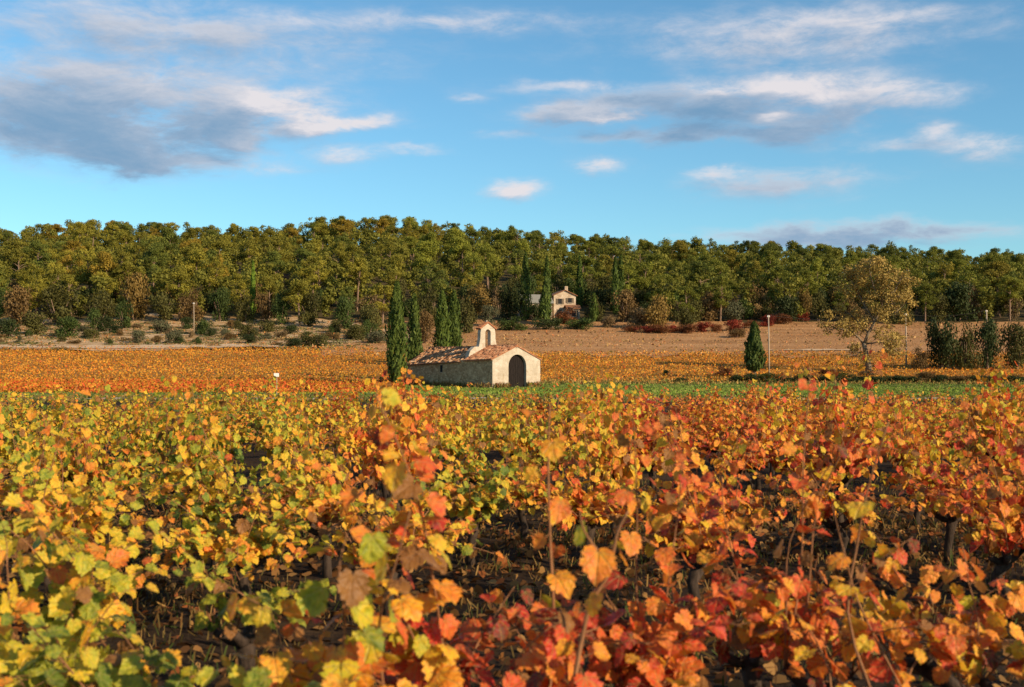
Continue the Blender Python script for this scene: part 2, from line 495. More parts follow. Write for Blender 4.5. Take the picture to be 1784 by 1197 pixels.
M['slate'] = tile_mat('grey_tile', [(.25, (.20, .19, .16)), (.5, (.30, .28, .24)), (.8, (.40, .37, .31))])
M['door'] = bark_mat('door_wood', (.008, .006, .005), (.024, .017, .014), 6.0)
M['iron'] = bark_mat('iron', (.02, .02, .02), (.05, .04, .035), 10.0)
M['dark_glass'] = bark_mat('dark_window', (.012, .012, .014), (.03, .03, .03), 2.0)
M['white_paint'] = bark_mat('white_paint', (.62, .58, .52), (.80, .77, .72), 3.0)
M['shutter'] = bark_mat('shutter_wood', (.10, .075, .05), (.17, .13, .09), 5.0)

# ------------------------------------------------------------------ terrain
_k = np.array([(-400, 0), (0, 0), (85, 0), (105, -.08), (125, -.15), (137, .15), (150, .95), (175, 2.75), (200, 4.8), (225, 7.4), (250, 10.2), (265, 12.4)])
_Y = np.arange(-400, 300, .5)
_Z = np.interp(_Y, _k[:, 0], _k[:, 1])
_w = np.hanning(31); _w /= _w.sum()
_Z = np.convolve(np.pad(_Z, 15, mode='edge'), _w, 'valid')
SKYLINE = np.array([(-300, 400), (0, 396), (80, 386), (150, 381), (250, 380), (330, 390), (420, 389), (490, 391), (520, 380), (600, 373), (700, 376), (770, 386), (880, 392),
                    (1000, 405), (1100, 413), (1250, 417), (1350, 418), (1450, 425), (1650, 430), (1784, 436), (2100, 446)], float)
RIDGE, EDGE_Y, TREE_H = 430.0, 258.0, 11.5
def ground_z(x, y):
    x = np.asarray(x, float); y = np.asarray(y, float)
    z = np.interp(y, _Y, _Z)
    px = np.clip(W / 2 + F * x / np.maximum(y, 60), -300, 2100)
    zr = CAM_Z + (HORIZON - np.interp(px, SKYLINE[:, 0], SKYLINE[:, 1])) * RIDGE / F - TREE_H
    t = np.clip((y - EDGE_Y) / (RIDGE - EDGE_Y), 0, 1)
    zh = np.interp(EDGE_Y, _Y, _Z)
    hill = zh + (zr - zh) * (t * 1.06 - .06 * t * t * t)
    far = zr - (y - RIDGE) * .12
    z = np.where(y > EDGE_Y, hill, z)
    z = np.where(y > RIDGE, np.maximum(far, 0), z)
    z = z + np.where(y < 80, .035 * np.sin(x * 1.3 + .7 * y) + .03 * np.sin(y * 2.1 - x * .6), 0)
    return z
def gz(x, y):
    return float(ground_z(x, y))
def px_x(px, Y):
    return (px - W / 2) / F * Y
def hit(px, py, y0=60.0, y1=520.0):
    """where the sight line of this pixel meets the ground"""
    dx, dy, dz = ray(px, py)
    Y = np.arange(y0, y1, .25)
    g = ground_z(dx / dy * Y, Y) - (CAM_Z + dz / dy * Y)
    i = np.nonzero(g > 0)[0]
    Yh = float(Y[i[0]]) if len(i) else y1
    x = dx / dy * Yh
    return Vector((x, Yh, gz(x, Yh)))

def sheet(name, us, vs, fn, mat, dz, kind='structure'):
    """a grid sheet following the terrain: fn(u,v) -> x,y"""
    U, V = np.meshgrid(us, vs)
    X, Yv = fn(U, V)
    Z = ground_z(X, Yv) + dz
    n, m = U.shape
    idx = np.arange(n * m).reshape(n, m)
    f = np.stack([idx[:-1, :-1], idx[:-1, 1:], idx[1:, 1:], idx[1:, :-1]], -1).reshape(-1, 4)
    o = link(name, np_mesh(name, np.stack([X, Yv, Z], -1).reshape(-1, 3), f, mat, smooth_shade=True))
    return tag(o, kind=kind)

ys = np.concatenate([np.arange(-300, 0, 20), np.arange(0, 60, .5), np.arange(60, 130, 1.5), np.arange(130, 300, 2.5), np.arange(300, 520, 6), np.arange(520, 1000, 60), [1500, 3000, 6000]])
xs = np.concatenate([[-5000, -2500, -1200, -700], np.arange(-500, -60, 10), np.arange(-60, -24, 2), np.arange(-24, 24, .6), np.arange(24, 60, 2), np.arange(60, 501, 10), [700, 1200, 2500, 5000]])
sheet('ground', xs, ys, lambda u, v: (u, v), M['soil'], 0.0)
def wob(px, k=1.0, s=0.0):
    return k * (np.sin(px * .021 + s) + .6 * np.sin(px * .057 + 2.1 * s + 1) + .4 * np.sin(px * .13 + s * 3))
def band(name, p0, p1, ya, yb, mat, dz, nu=160, nv=40, wa=1.5, wb=1.5):
    fa = ya if callable(ya) else (lambda p: ya + 0 * p)
    fb = yb if callable(yb) else (lambda p: yb + 0 * p)
    def fn(u, v):
        a = fa(u) + wob(u, wa, .3); b = fb(u) + wob(u, wb, 1.7)
        Yv = a + (b - a) * v
        return (u - W / 2) / F * Yv, Yv
    return sheet(name, np.linspace(p0, p1, nu), np.linspace(0, 1, nv), fn, mat, dz)
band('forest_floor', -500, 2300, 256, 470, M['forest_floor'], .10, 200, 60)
band('meadow', -200, 2200, 80, 141, M['meadow'], .05, 160, 50, .6, 1.0)
band('track', -200, 2200, 73.2, 77.4, M['track'], .03, 160, 6, .35, .3)
band('far_field', -350, 2200, 139, 200, M['field_orange'], .12, 180, 60, 1.0, 4)
band('upper_field', 560, 2200, lambda p: 190 + 0 * p, 262, M['field_dry'], .20, 160, 60, 5, 2)
band('bank', -350, 720, lambda p: 204 + np.clip((p - 400) * .05, -4, 12), lambda p: 268 - np.clip((p - 520) * .12, 0, 20), M['bank'], .25, 120, 50, 2.5, 3)
band('bare_earth', -100, 485, lambda p: 203 + np.clip((p - 300) * .02, 0, 4), lambda p: 209.5 + np.clip((p - 300) * .02, 0, 4) - np.clip((p - 420) * .06, 0, 4), M['pale'], .32, 90, 6, .9, 1.6)
band('bare_patch', 1340, 1485, lambda p: 198.4 + .5 * np.sin(p * .11) + np.abs(p - 1425) * .018, lambda p: 201.6 + .5 * np.sin(p * .17 + 1) - np.abs(p - 1425) * .03, M['pale'], .30, 60, 5, .15, .2)

# ------------------------------------------------------------------ scattered stuff on the ground
def scatter(name, n, area, tones, hmin, hmax, size, label, cat, shape=QUAD, weights=None, upright=.8, z0=0.0, clump=None):
    """n small leaves or blades standing on the ground; area(k)->x,y ; tones: base colours"""
    x, y = area(n)
    n = len(x)
    h = RNG.uniform(hmin, hmax, n)
    c = np.stack([x, y, ground_z(x, y) + z0 + h * RNG.random(n) ** .7], -1)
    tip = RNG.normal(size=(n, 3)) * (1 - upright) + np.array([0, 0, upright])
    nor = RNG.normal(size=(n, 3)) * .6 + np.array(sun_dir) * .7
    sz = size * RNG.uniform(.6, 1.4, n)
    v, f, _ = leaf_cloud(c, tip, nor, sz, shape)
    tones = np.array(tones, float)
    if weights is None:
        ti = RNG.integers(0, len(tones), n)
    else:
        w = np.array([wf(x, y) for wf in weights]).T
        w = np.cumsum(w / w.sum(1, keepdims=True), 1)
        ti = (RNG.random(n)[:, None] > w).sum(1).clip(0, len(tones) - 1)
    col = tones[ti] * (RNG.uniform(.75, 1.15, n) * (.80 + .4 * noise2(x * .35, y, .21)))[:, None]
    o = link(name, np_mesh(name, v, f, M['tint'], {'tint': np.repeat(col, len(shape), 0)}))
    return tag(o, label, cat, kind='stuff')

def noise2(x, y, s):
    x = np.asarray(x); y = np.asarray(y)
    return .5 + .25 * (np.sin(x * s + 1.3 * np.sin(y * s * .7)) + np.sin(y * s * 1.6 + 1.1 * np.sin(x * s * .9 + 2)))
def px_area(p0, p1, y0, y1, keep=None):
    def fn(n):
        p = RNG.uniform(p0, p1, n); y = np.sqrt(RNG.uniform(y0 ** 2, y1 ** 2, n))
        x = (p - W / 2) / F * y
        if keep is not None:
            k = keep(p, y, x); x, y = x[k], y[k]
        return x, y
    return fn

# chapel footprint, kept clear of scatter
CH_A = R(40.0); CH_W, CH_L = 6.63, 15.6
CH_P = Vector((px_x(858, 125.0), 125.0, gz(px_x(858, 125), 125)))
EF = Vector((math.cos(CH_A), math.sin(CH_A), 0)); EL = Vector((-math.sin(CH_A), math.cos(CH_A), 0))
def off_chapel(p, y, x):
    a = (x - CH_P.x) * EF.x + (y - CH_P.y) * EF.y
    b = (x - CH_P.x) * EL.x + (y - CH_P.y) * EL.y
    return ~((a > -.4) & (a < CH_W + .4) & (b > -.4) & (b < CH_L + .4))
scatter('meadow_grass', 60000, px_area(-60, 1850, 78, 138, lambda p, y, x: off_chapel(p, y, x) & (RNG.random(len(p)) < np.where(p < 690, .35, 1))),
        [(.14, .20, .028), (.19, .25, .042), (.11, .15, .024), (.26, .22, .06)], .02, .16, .16,
        'short green meadow grass in front of and beside the chapel', 'grass', DIAMOND,
        [lambda x, y: 1 + 0 * x, lambda x, y: 1.2 * noise2(x, y, .12), lambda x, y: .9 * noise2(x + 30, y, .2), lambda x, y: .9 * noise2(x, y * 2, .16) ** 2], .7)
OR = [(.54, .215, .024), (.58, .26, .034), (.50, .155, .022), (.40, .235, .035), (.26, .11, .022), (.54, .085, .024)]
scatter('far_vines', 130000, px_area(-120, 1900, 139, 206, lambda p, y, x: off_chapel(p, y, x) & ((y < 196) | (p < 650)) & (np.sin(y * 2.1 + x * .12) > -.75)), OR, .05, .55, .16,
        'low rows of orange vines filling the field behind the chapel', 'vines', QUAD,
        [lambda x, y: 1 + 0 * x, lambda x, y: .9 + 0 * x, lambda x, y: .5 + .5 * noise2(x, y, .08), lambda x, y: .9 * noise2(x, y, .11), lambda x, y: .30 + 0 * x, lambda x, y: .12 + 0 * x], .35)
scatter('red_vines', 52000, px_area(-120, 705, 92, 139, lambda p, y, x: off_chapel(p, y, x) & (y > 96 + wob(p, 1.5))), OR, .05, .7, .15,
        'band of redder orange vines left of the chapel', 'vines', QUAD,
        [lambda x, y: .8 + 0 * x, lambda x, y: .5 + 0 * x, lambda x, y: .9 + 0 * x, lambda x, y: .15 + 0 * x, lambda x, y: .25 + 0 * x, lambda x, y: 1.2 + 0 * x], .35)
DRY = [(.43, .215, .085), (.48, .275, .125), (.40, .16, .048), (.31, .18, .055), (.20, .12, .04)]
scatter('dry_grass', 70000, px_area(560, 1900, 186, 262), DRY, .02, .30, .19, 'dry tan grass on the slope above the orange field', 'grass', QUAD,
        [lambda x, y: 1 + 0 * x, lambda x, y: .7 + 0 * x, lambda x, y: .8 * noise2(x, y, .07), lambda x, y: .4 * noise2(x, y, .05), lambda x, y: .12 + 0 * x], .6)
scatter('field_tufts', 5200, px_area(600, 1900, 188, 260, lambda p, y, x: noise2(x * .5, y, .17) > .45), [(.30, .18, .06), (.22, .13, .045), (.16, .11, .035), (.44, .28, .12), (.34, .13, .05)], .05, .55, .34, 'darker weed tufts dotted over the dry slope', 'weeds', QUAD, None, .6)
scatter('bank_weeds', 26000, px_area(-120, 700, 200, 266, lambda p, y, x: noise2(x, y, .13) > .42), DRY[1:] + [(.14, .13, .035), (.09, .10, .025), (.20, .19, .08)], .05, .5, .26,
        'straggling dry weeds on the pale bank', 'weeds', QUAD, None, .55)
scatter('track_verge', 16000, px_area(-60, 1850, 68, 82, lambda p, y, x: np.abs(y - 75.2 - wob(p, .3, .5)) > 1.7), [(.07, .10, .02), (.16, .13, .04), (.24, .15, .05)], .02, .2, .16,
        'rough grass verges along the pale track', 'grass', DIAMOND)

def scrub(n):
    V, Fc, Cc, nb = [], [], [], 0
    tones = np.array([(.20, .17, .07), (.14, .135, .055), (.30, .19, .08), (.10, .105, .035), (.24, .13, .05), (.34, .24, .11)])
    for k in range(n):
        p = RNG.uniform(-120, 700); y = RNG.uniform(207, 262); x = (p - W / 2) / F * y
        if noise2(x, y * 1.6, .19) < .40: continue
        r = RNG.uniform(.25, .8); m = int(60 * r) + 10
        d = unit(RNG.normal(size=(m, 3)) * np.array([1.7, 1, .55])); d[:, 2] = np.abs(d[:, 2])
        c = np.array([x, y, gz(x, y) + .22]) + d * r * np.array([1.8, 1.0, .75]) * RNG.uniform(.4, 1.1, m)[:, None]
        v, f, _ = leaf_cloud(c, RNG.normal(size=(m, 3)) + np.array([0, 0, .8]), d + RNG.normal(size=(m, 3)) * .4, RNG.uniform(.12, .30, m), QUAD)
        V.append(v); Fc.append(f + nb); nb += len(v)
        Cc.append(np.repeat(tones[RNG.integers(0, 6)] * RNG.uniform(.7, 1.2, m)[:, None], 4, 0))
    o = link('scrub', np_mesh('scrub', np.concatenate(V), np.concatenate(Fc), M['tint'], {'tint': np.concatenate(Cc)}))
    tag(o, 'low grey and tan scrub tangled over the pale bank', 'scrub', kind='stuff')
scrub(900)

# ------------------------------------------------------------------ chapel
def build_chapel():
    root = thing('chapel', 'small pale stone chapel with bell gable, dark arched doorway and clay tile roof', 'chapel', CH_P, CH_A)
    # local axes: +x along the facade, +y back along the nave
    zb = -.6
    w, L, eave, ridge, th = CH_W, CH_L, 3.12, 4.42, .55
    split = 4.8                                            # the bell wall stands here, porch in front, nave behind
    # facade with arched opening
    dc, dw, dspring = w * .515, 2.48, 2.32
    n = 14
    arch = [(dc - dw / 2, zb), (dc - dw / 2, dspring)] + [(dc - dw / 2 * math.cos(math.pi * k / n), dspring + dw / 2 * math.sin(math.pi * k / n)) for k in range(1, n)] + [(dc + dw / 2, dspring), (dc + dw / 2, zb)]
    def top(x): return eave + (ridge - eave) * (1 - abs(x - w / 2) / (w / 2))
    fm = MB()
    cols = []
    inner = arch[1:-1]
    # strips above the arch, with the two jamb panels
    for y in (0.0, th):
        pass
    def strip(pts_lo, pts_hi):
        for i in range(len(pts_lo) - 1):
            a, b, c, d = pts_lo[i], pts_lo[i + 1], pts_hi[i + 1], pts_hi[i]
            vs = [(p[0], y, p[1]) for y in (0, th) for p in (a, b, c, d)]
            fm.add(vs, [(0, 1, 2, 3), (7, 6, 5, 4), (0, 4, 5, 1), (2, 6, 7, 3)])
    lo = [(0, zb), (dc - dw / 2, zb)]
    strip(lo, [(0, top(0)), (dc - dw / 2, top(dc - dw / 2))])
    strip([(dc + dw / 2, zb), (w, zb)], [(dc + dw / 2, top(dc + dw / 2)), (w, top(w))])
    strip(inner, [(p[0], top(p[0])) for p in inner])
    # jamb faces and outer ends
    for xx, z1 in ((dc - dw / 2, dspring), (dc + dw / 2, dspring), (0, top(0)), (w, top(w))):
        fm.add([(xx, 0, zb), (xx, th, zb), (xx, th, z1), (xx, 0, z1)], [(0, 1, 2, 3)])
    fm.build('facade', M['facade'], root)
    # side and back walls; the nave eave sags towards the back
    def eave_at(y): return eave - .06 - .42 * max(0, (y - 1.0) / L) ** 1.1
    for name, x0, x1, mm in (('side_wall', -.014, th, M['rubble']), ('far_side_wall', w - th, w + .014, M['rubble'])):
        b = MB()
        N = 10
        for i in range(N):
            ys0 = .012 if name == 'side_wall' else th; y0 = ys0 + (L - ys0) * i / N; y1 = ys0 + (L - ys0) * (i + 1) / N
            vs = [(x, y, z) for x in (x0, x1) for y, z in ((y0, zb), (y1, zb), (y1, eave_at(y1)), (y0, eave_at(y0)))]
            b.add(vs, [(3, 2, 1, 0), (4, 5, 6, 7), (3, 7, 6, 2)])
        so = b.build(name, mm, root)
        if name == 'side_wall':
            wv = MB()
            wv.box((.0, 0, 0), (.10, .42, .75)); s1 = wv.build('window', M['dark_glass'], so, loc=(.02, 8.9, 2.05))
            fr = MB()
            fr.box((0, 0, .43), (.14, .62, .1)); fr.build('lintel', M['facade'], so, loc=(.0, 8.9, 2.05))
            fr = MB(); fr.box((0, 0, -.43), (.16, .62, .08)); fr.build('sill', M['facade'], so, loc=(.0, 8.9, 2.05))
            sb = MB(); sb.box((-.01, 6.3, 2.12), (.10, 2.6, .07)); sb.build('ledge', M['rubble'], so)
    b = MB()
    for k in range(2):
        pass
    zL = eave_at(L)
    vs = [(th, L, zb), (w - th, L, zb), (w - th, L, zL), (w / 2, L, ridge - .1), (th, L, zL)]
    vs2 = [(x, L - th, z) for x, y, z in vs]
    b.add(vs + vs2, [(4, 3, 2, 1, 0), (5, 6, 7, 8, 9), (0, 1, 6, 5), (2, 3, 8, 7), (3, 4, 9, 8)])
    b.build('back_wall', M['rubble'], root)
    # door, two leaves of planks set back in the arch
    door = MB()
    for side in (-1, 1):
        for k in range(4):
            xa = dc + side * (k * dw / 8 + .012); xb = dc + side * ((k + 1) * dw / 8 - .006)
            def az(x):
                q = max(0, (dw / 2) ** 2 - (x - dc) ** 2); return dspring + math.sqrt(q) + .06
            za, zb_ = az(xa), az(xb)
            lo_, hi_ = (xa, xb) if xa < xb else (xb, xa)
            zl, zh = (za, zb_) if xa < xb else (zb_, za)
            vs = [(lo_, .34, zb), (hi_, .34, zb), (hi_, .34, zh), (lo_, .34, zl), (lo_, .40, zb), (hi_, .40, zb), (hi_, .40, zh), (lo_, .40, zl)]
            m2 = MB(); m2.add(vs, [(0, 1, 2, 3), (7, 6, 5, 4), (0, 4, 5, 1), (1, 5, 6, 2), (2, 6, 7, 3), (3, 7, 4, 0)])
            if k == 0:
                leafo = m2.build('door', M['door'], root)
            else:
                m2.build('plank', M['door'], leafo)
    sv = MB(); sv.box((dc, -.22, -.02), (dw + .5, .5, .12)); sv.build('doorstep', M['facade'], root)
    pl = MB(); pl.box((-.28, 1.6, .02), (.5, 3.6, .22)); pl.build('plinth', M['facade'], root)
    # roofs: barrel tiles in courses
    def roof(name, y0, y1, mat, lift, rag, over):
        rnd_v, rnd_f, rnd_r = [], [], []
        bm = MB()
        # boarding under the tiles
        for side in (0, 1):
            xs_ = (-over, w / 2) if side == 0 else (w + over, w / 2)
            def zc(y, t):
                e = eave_at(y) - .03
                return e + (ridge + .02 - e) * t + lift
            N = 8
            vs = []
            for i in range(N + 1):
                y = y0 + (y1 - y0) * i / N
                vs += [(xs_[0], y, zc(y, -over / (w / 2) * .9)), (xs_[1], y, zc(y, 1)), (xs_[0], y, zc(y, -over / (w / 2) * .9) - .08), (xs_[1], y, zc(y, 1) - .08)]
            fs = []
            for i in range(N):
                a = i * 4; c = a + 4
                fs += [(a, a + 1, c + 1, c), (a + 2, c + 2, c + 3, a + 3), (a, c, c + 2, a + 2)]
            fs += [(0, 2, 3, 1), (N * 4, N * 4 + 1, N * 4 + 3, N * 4 + 2)]
            bm.add(vs, fs)
        base = bm.build(name, mat, root)
        V, Fc, Rr = [], [], []
        nrow = int((y1 - y0) / .24)
        ncrs = 10
        for side in (0, 1):
            for i in range(nrow):
                y = y0 + (i + .5) * (y1 - y0) / nrow
                for j in range(ncrs):
                    t0 = -over / (w / 2) * .95 + (1 + over / (w / 2) * .95) * j / ncrs
                    t1 = t0 + 1.22 / ncrs
                    t1 = min(t1, 1.02)
                    if random.random() < rag * .35: continue
                    r0, r1 = .105, .085
                    dy = random.gauss(0, .02 + .03 * rag); dzz = random.gauss(0, .008 + .035 * rag)
                    def P(t, k, r):
                        x = w / 2 * t if side == 0 else w - w / 2 * t
                        e = eave_at(y) - .03
                        z = e + (ridge + .02 - e) * t + lift
                        an = math.pi * k / 4
                        return (x, y + dy + r * math.cos(an), z + .012 + dzz + r * math.sin(an) * .9 + (.03 if r > .1 else 0))
                    b0 = len(V)
                    V.extend([P(t0, k, r0) for k in range(5)] + [P(t1, k, r1) for k in range(5)])
                    Fc.extend([(b0 + k, b0 + k + 1, b0 + 6 + k, b0 + 5 + k) for k in range(4)])
                    Fc.append((b0, b0 + 1, b0 + 2, b0 + 3)); Fc[-1] = (b0 + 4, b0 + 3, b0 + 1, b0)
                    Rr.extend([random.random()] * 10)
        o = link('roof_tiles', np_mesh('roof_tiles', np.array(V), np.array(Fc), mat, {'leaf_rand': Rr}), base)
        o['kind'] = 'stuff'
        rg = MB()
        nr = int((y1 - y0) / .4)
        for i in range(nr):
            y = y0 + i * (y1 - y0) / nr
            rg.tube([(w / 2, y, ridge + lift + .02 + random.gauss(0, .02)), (w / 2, y + .46, ridge + lift + .045)], [.15, .12], 8)
        rg.build('ridge_tiles', mat, base)
        return base
    roof('porch_roof', -.10, split, M['tile_new'], .05, .15, .22)
    roof('nave_roof', split + .6, L + .15, M['tile'], -.02, 1.0, .26)
    # cross wall carrying the bell gable, standing proud of the roofs
    b = MB()
    y0, y1 = split, split + .6
    prof = [(-.05, zb), (w + .05, zb), (w + .05, eave + .12), (w / 2 + 1.15, ridge + .22), (w / 2 - 1.15, ridge + .22), (-.05, eave + .12)]
    prof = [(.3, 1.2), (w - .3, 1.2), (w - .3, eave + .2), (w / 2 + 1.55, ridge + .02), (w / 2 - 1.9, ridge + .02), (w / 2 - 2.5, ridge - .45), (.6, eave + .32)]
    nn = len(prof)
    b.add([(x, y0, z) for x, z in prof] + [(x, y1, z) for x, z in prof],
          [tuple(range(nn)), tuple(range(2 * nn - 1, nn - 1, -1))] + [(i, i + nn, (i + 1) % nn + nn, (i + 1) % nn) for i in range(nn)])
    b.build('cross_wall', M['facade'], root)
    bell = MB()
    c = w / 2 - .02
    bz, bt, ba = ridge - .1, ridge + 2.0, ridge + 2.62      # foot, shoulder, apex
    hw_top, hw_bot, ow, osp = 1.04, 1.28, .38, ridge + 1.55
    def side_x(z):
        t = min(1, max(0, (z - bz) / (bt - bz))); t = min(1, t * 1.9)
        return hw_bot + (hw_top - hw_bot) * t
    left = []
    zs = [bz, bz + .35, bz + .7, bz + 1.05, osp]
    N = 8
    for sgn in (-1, 1):
        outer = [(c + sgn * side_x(z), z) for z in zs]
        inn = [(c + sgn * ow, z) for z in zs]
        # curved head: from spring to crown
        for k in range(1, N + 1):
            a = math.pi / 2 * k / N
            inn.append((c + sgn * ow * math.cos(a), osp + ow * math.sin(a)))
            xx = hw_top * (1 - k / N)
            outer.append((c + sgn * xx, bt + (ba - bt) * (k / N)))
        for i in range(len(inn) - 1):
            a, b_, c_, d_ = inn[i], outer[i], outer[i + 1], inn[i + 1]
            vs = [(p[0], y, p[1]) for y in (y0 + .04, y1 - .04) for p in (a, b_, c_, d_)]
            fs = [(0, 1, 2, 3), (7, 6, 5, 4), (1, 5, 6, 2), (0, 3, 7, 4)]
            if sgn < 0: fs = [tuple(reversed(f)) for f in fs]
            bell.add(vs, fs)
    bo = bell.build('bell_gable', M['facade'], root)
    cap = MB()
    for sgn in (-1, 1):
        for k in range(4):
            t0, t1 = k / 4, (k + 1.25) / 4
            p0 = Vector((c + sgn * (hw_top + .14) * (1 - t0), 0, bt - .06 + (ba - bt + .1) * t0)); p1 = Vector((c + sgn * (hw_top + .14) * (1 - t1), 0, bt - .06 + (ba - bt + .1) * t1))
            for yy in (y0 + .02, y0 + .22, y0 + .40, y0 + .58):
                cap.tube([(p0.x, yy, p0.z + .05), (p1.x, yy, p1.z + .02)], [.115, .095], 8)
    cap.build('coping_tiles', M['tile_new'], bo)
    fin = MB(); fin.box((c, (y0 + y1) / 2, ba + .16), (.16, .16, .26)); fin.build('finial', M['facade'], bo)
    stub = MB(); stub.tube([(w * .5 - .1, split + 1.0, ridge - .1), (w * .5 - .1, split + 1.0, ridge + .75)], [.16, .10], 8)
    stub.tube([(w * .5 - .1, split + 1.0, ridge + .5), (w * .5 + .1, split + 1.0, ridge + .75)], [.08, .05], 6)
    stub.build('ridge_stub', M['rubble'], root)
    return root
chapel = build_chapel()
def by_walls(n):
    a = np.concatenate([RNG.uniform(-.9, -.05, n // 2), RNG.uniform(0, CH_W, n - n // 2)])
    b = np.concatenate([RNG.uniform(0, CH_L, n // 2), -np.abs(RNG.normal(.1, .3, n - n // 2)) - .05])
    k = ~((a > CH_W * .33) & (a < CH_W * .70) & (b < 0))
    a, b = a[k], b[k]
    return CH_P.x + a * EF.x + b * EL.x, CH_P.y + a * EF.y + b * EL.y
scatter('wall_weeds', 2600, by_walls, [(.12, .14, .03), (.22, .17, .05), (.30, .19, .07), (.28, .10, .035)], .05, .6, .18, 'straggling weeds along the foot of the chapel walls', 'weeds', QUAD * np.array([.4, 1.4, 1]), None, .7)
scatter('field_verge', 9000, px_area(560, 1900, 134, 144, off_chapel), [(.24, .19, .05), (.32, .19, .05), (.12, .13, .03), (.40, .22, .07), (.10, .08, .025)], .05, .5, .2, 'ragged weeds between the green meadow and the orange field', 'weeds', QUAD * np.array([.5, 1.4, 1]), None, .65)

# ------------------------------------------------------------------ trees
def rand_dirs(n):
    return unit(RNG.normal(size=(n, 3)))

def clump_cloud(clumps, per, size, flat=1.0, shape=QUAD, up=.15, jitter=.55):
    """leaf faces on the outside of several irregular clumps (centre, radius)"""
    C, T, N = [], [], []
    for (c, r) in clumps:
        n = int(per * r * r) + 4
        d = rand_dirs(n)
        rr = r * (RNG.uniform(.35, 1.0, n) + np.abs(RNG.normal(0, .16, n)))[:, None]
        p = np.array(c) + d * rr * np.array([1, 1, flat])
        C.append(p)
        N.append(unit(d + RNG.normal(size=(n, 3)) * jitter + np.array([0, 0, up])))
        T.append(RNG.normal(size=(n, 3)) + np.array([0, 0, .3]))
    cl = np.concatenate([np.full(len(c_), RNG.random()) for c_ in C])
    C, T, N = map(np.concatenate, (C, T, N))
    return leaf_cloud(C, T, N, size * RNG.uniform(.6, 1.4, len(C)), shape, cl * .6 + RNG.random(len(C)) * .4)

def pine_variant(i):
    h = 12.0
    lean = RNG.normal(0, .35, 2)
    top = np.array([lean[0], lean[1], h * .80])
    b = MB()
    mid = np.array([lean[0] * .3 + RNG.normal(0, .15), lean[1] * .3, h * .4])
    b.tube([(0, 0, -1.0), tuple(mid), tuple(top)], [.24, .17, .07], 6)
    clumps = []
    low = [.36, .52, .40, .58][i % 4]
    k = RNG.integers(22, 34)
    spread = RNG.uniform(2.4, 3.1)
    for j in range(k):
        a = RNG.uniform(0, 2 * math.pi)
        zz = RNG.uniform(low, .97)
        rad = spread * (1.12 - .85 * abs(zz - .68) / .36) * RNG.uniform(.25, 1.22)
        rad = max(rad, .1)
        c = (lean[0] * zz + rad * math.cos(a), lean[1] * zz + rad * math.sin(a), h * zz)
        clumps.append((c, RNG.uniform(.45, 1.3)))
        s = mid + (top - mid) * min(1, max(0, (zz - .48) / .4))
        if rad > .8 and j % 2 == 0:
            b.tube([tuple(s), tuple((s + np.array(c)) / 2 + np.array([0, 0, .2])), c], [.08, .05, .02], 4)
    clumps.append((tuple(top + np.array([RNG.normal(0, .5), RNG.normal(0, .5), .45])), 1.1))
    v, f, r = clump_cloud(clumps, 190, .19, .72, jitter=.32, up=.05)
    return b.mesh('trunk', M['bark_pine']), np_mesh('crown', v, f, M['pine'], {'leaf_rand': r})
PINES = [pine_variant(i) for i in range(9)]

COLUMNS = [(190, 'at the far left'), (290, 'left of the left-hand pole'), (400, 'behind the left-hand pole'), (520, 'above the scrubby bank'), (650, 'left of the chapel cypresses'),
           (745, 'behind the chapel cypresses'), (830, 'behind the twin cypresses'), (900, 'above the bell gable'), (1030, 'above the stone farmhouse'),
           (1130, 'right of the farmhouse'), (1280, 'above the red bushes'), (1420, 'above the right pole'), (1600, 'behind the big golden tree'), (5000, 'at the far right')]
def column(px):
    for c, t in COLUMNS:
        if px < c: return t
ORD = ['first', 'second', 'third', 'fourth', 'fifth', 'sixth', 'seventh', 'eighth', 'ninth', 'tenth', 'eleventh', 'twelfth', 'thirteenth', 'fourteenth', 'fifteenth', 'sixteenth', 'seventeenth', 'eighteenth', 'nineteenth', 'twentieth'] + ['%dth' % k for k in range(21, 80)]
def unique_labels(items):
    """items: (object, label, px): those whose wording is the same are told apart by their order from the left"""
    by = {}
    for o, l, px in items: by.setdefault(l, []).append((px, o))
    for l, lst in by.items():
        lst.sort(key=lambda q: q[0])
        for k, (px, o) in enumerate(lst):
            if len(lst) == 1: o['label'] = l
            else: o['label'] = (l + ', ' + ORD[k] + ' from left')

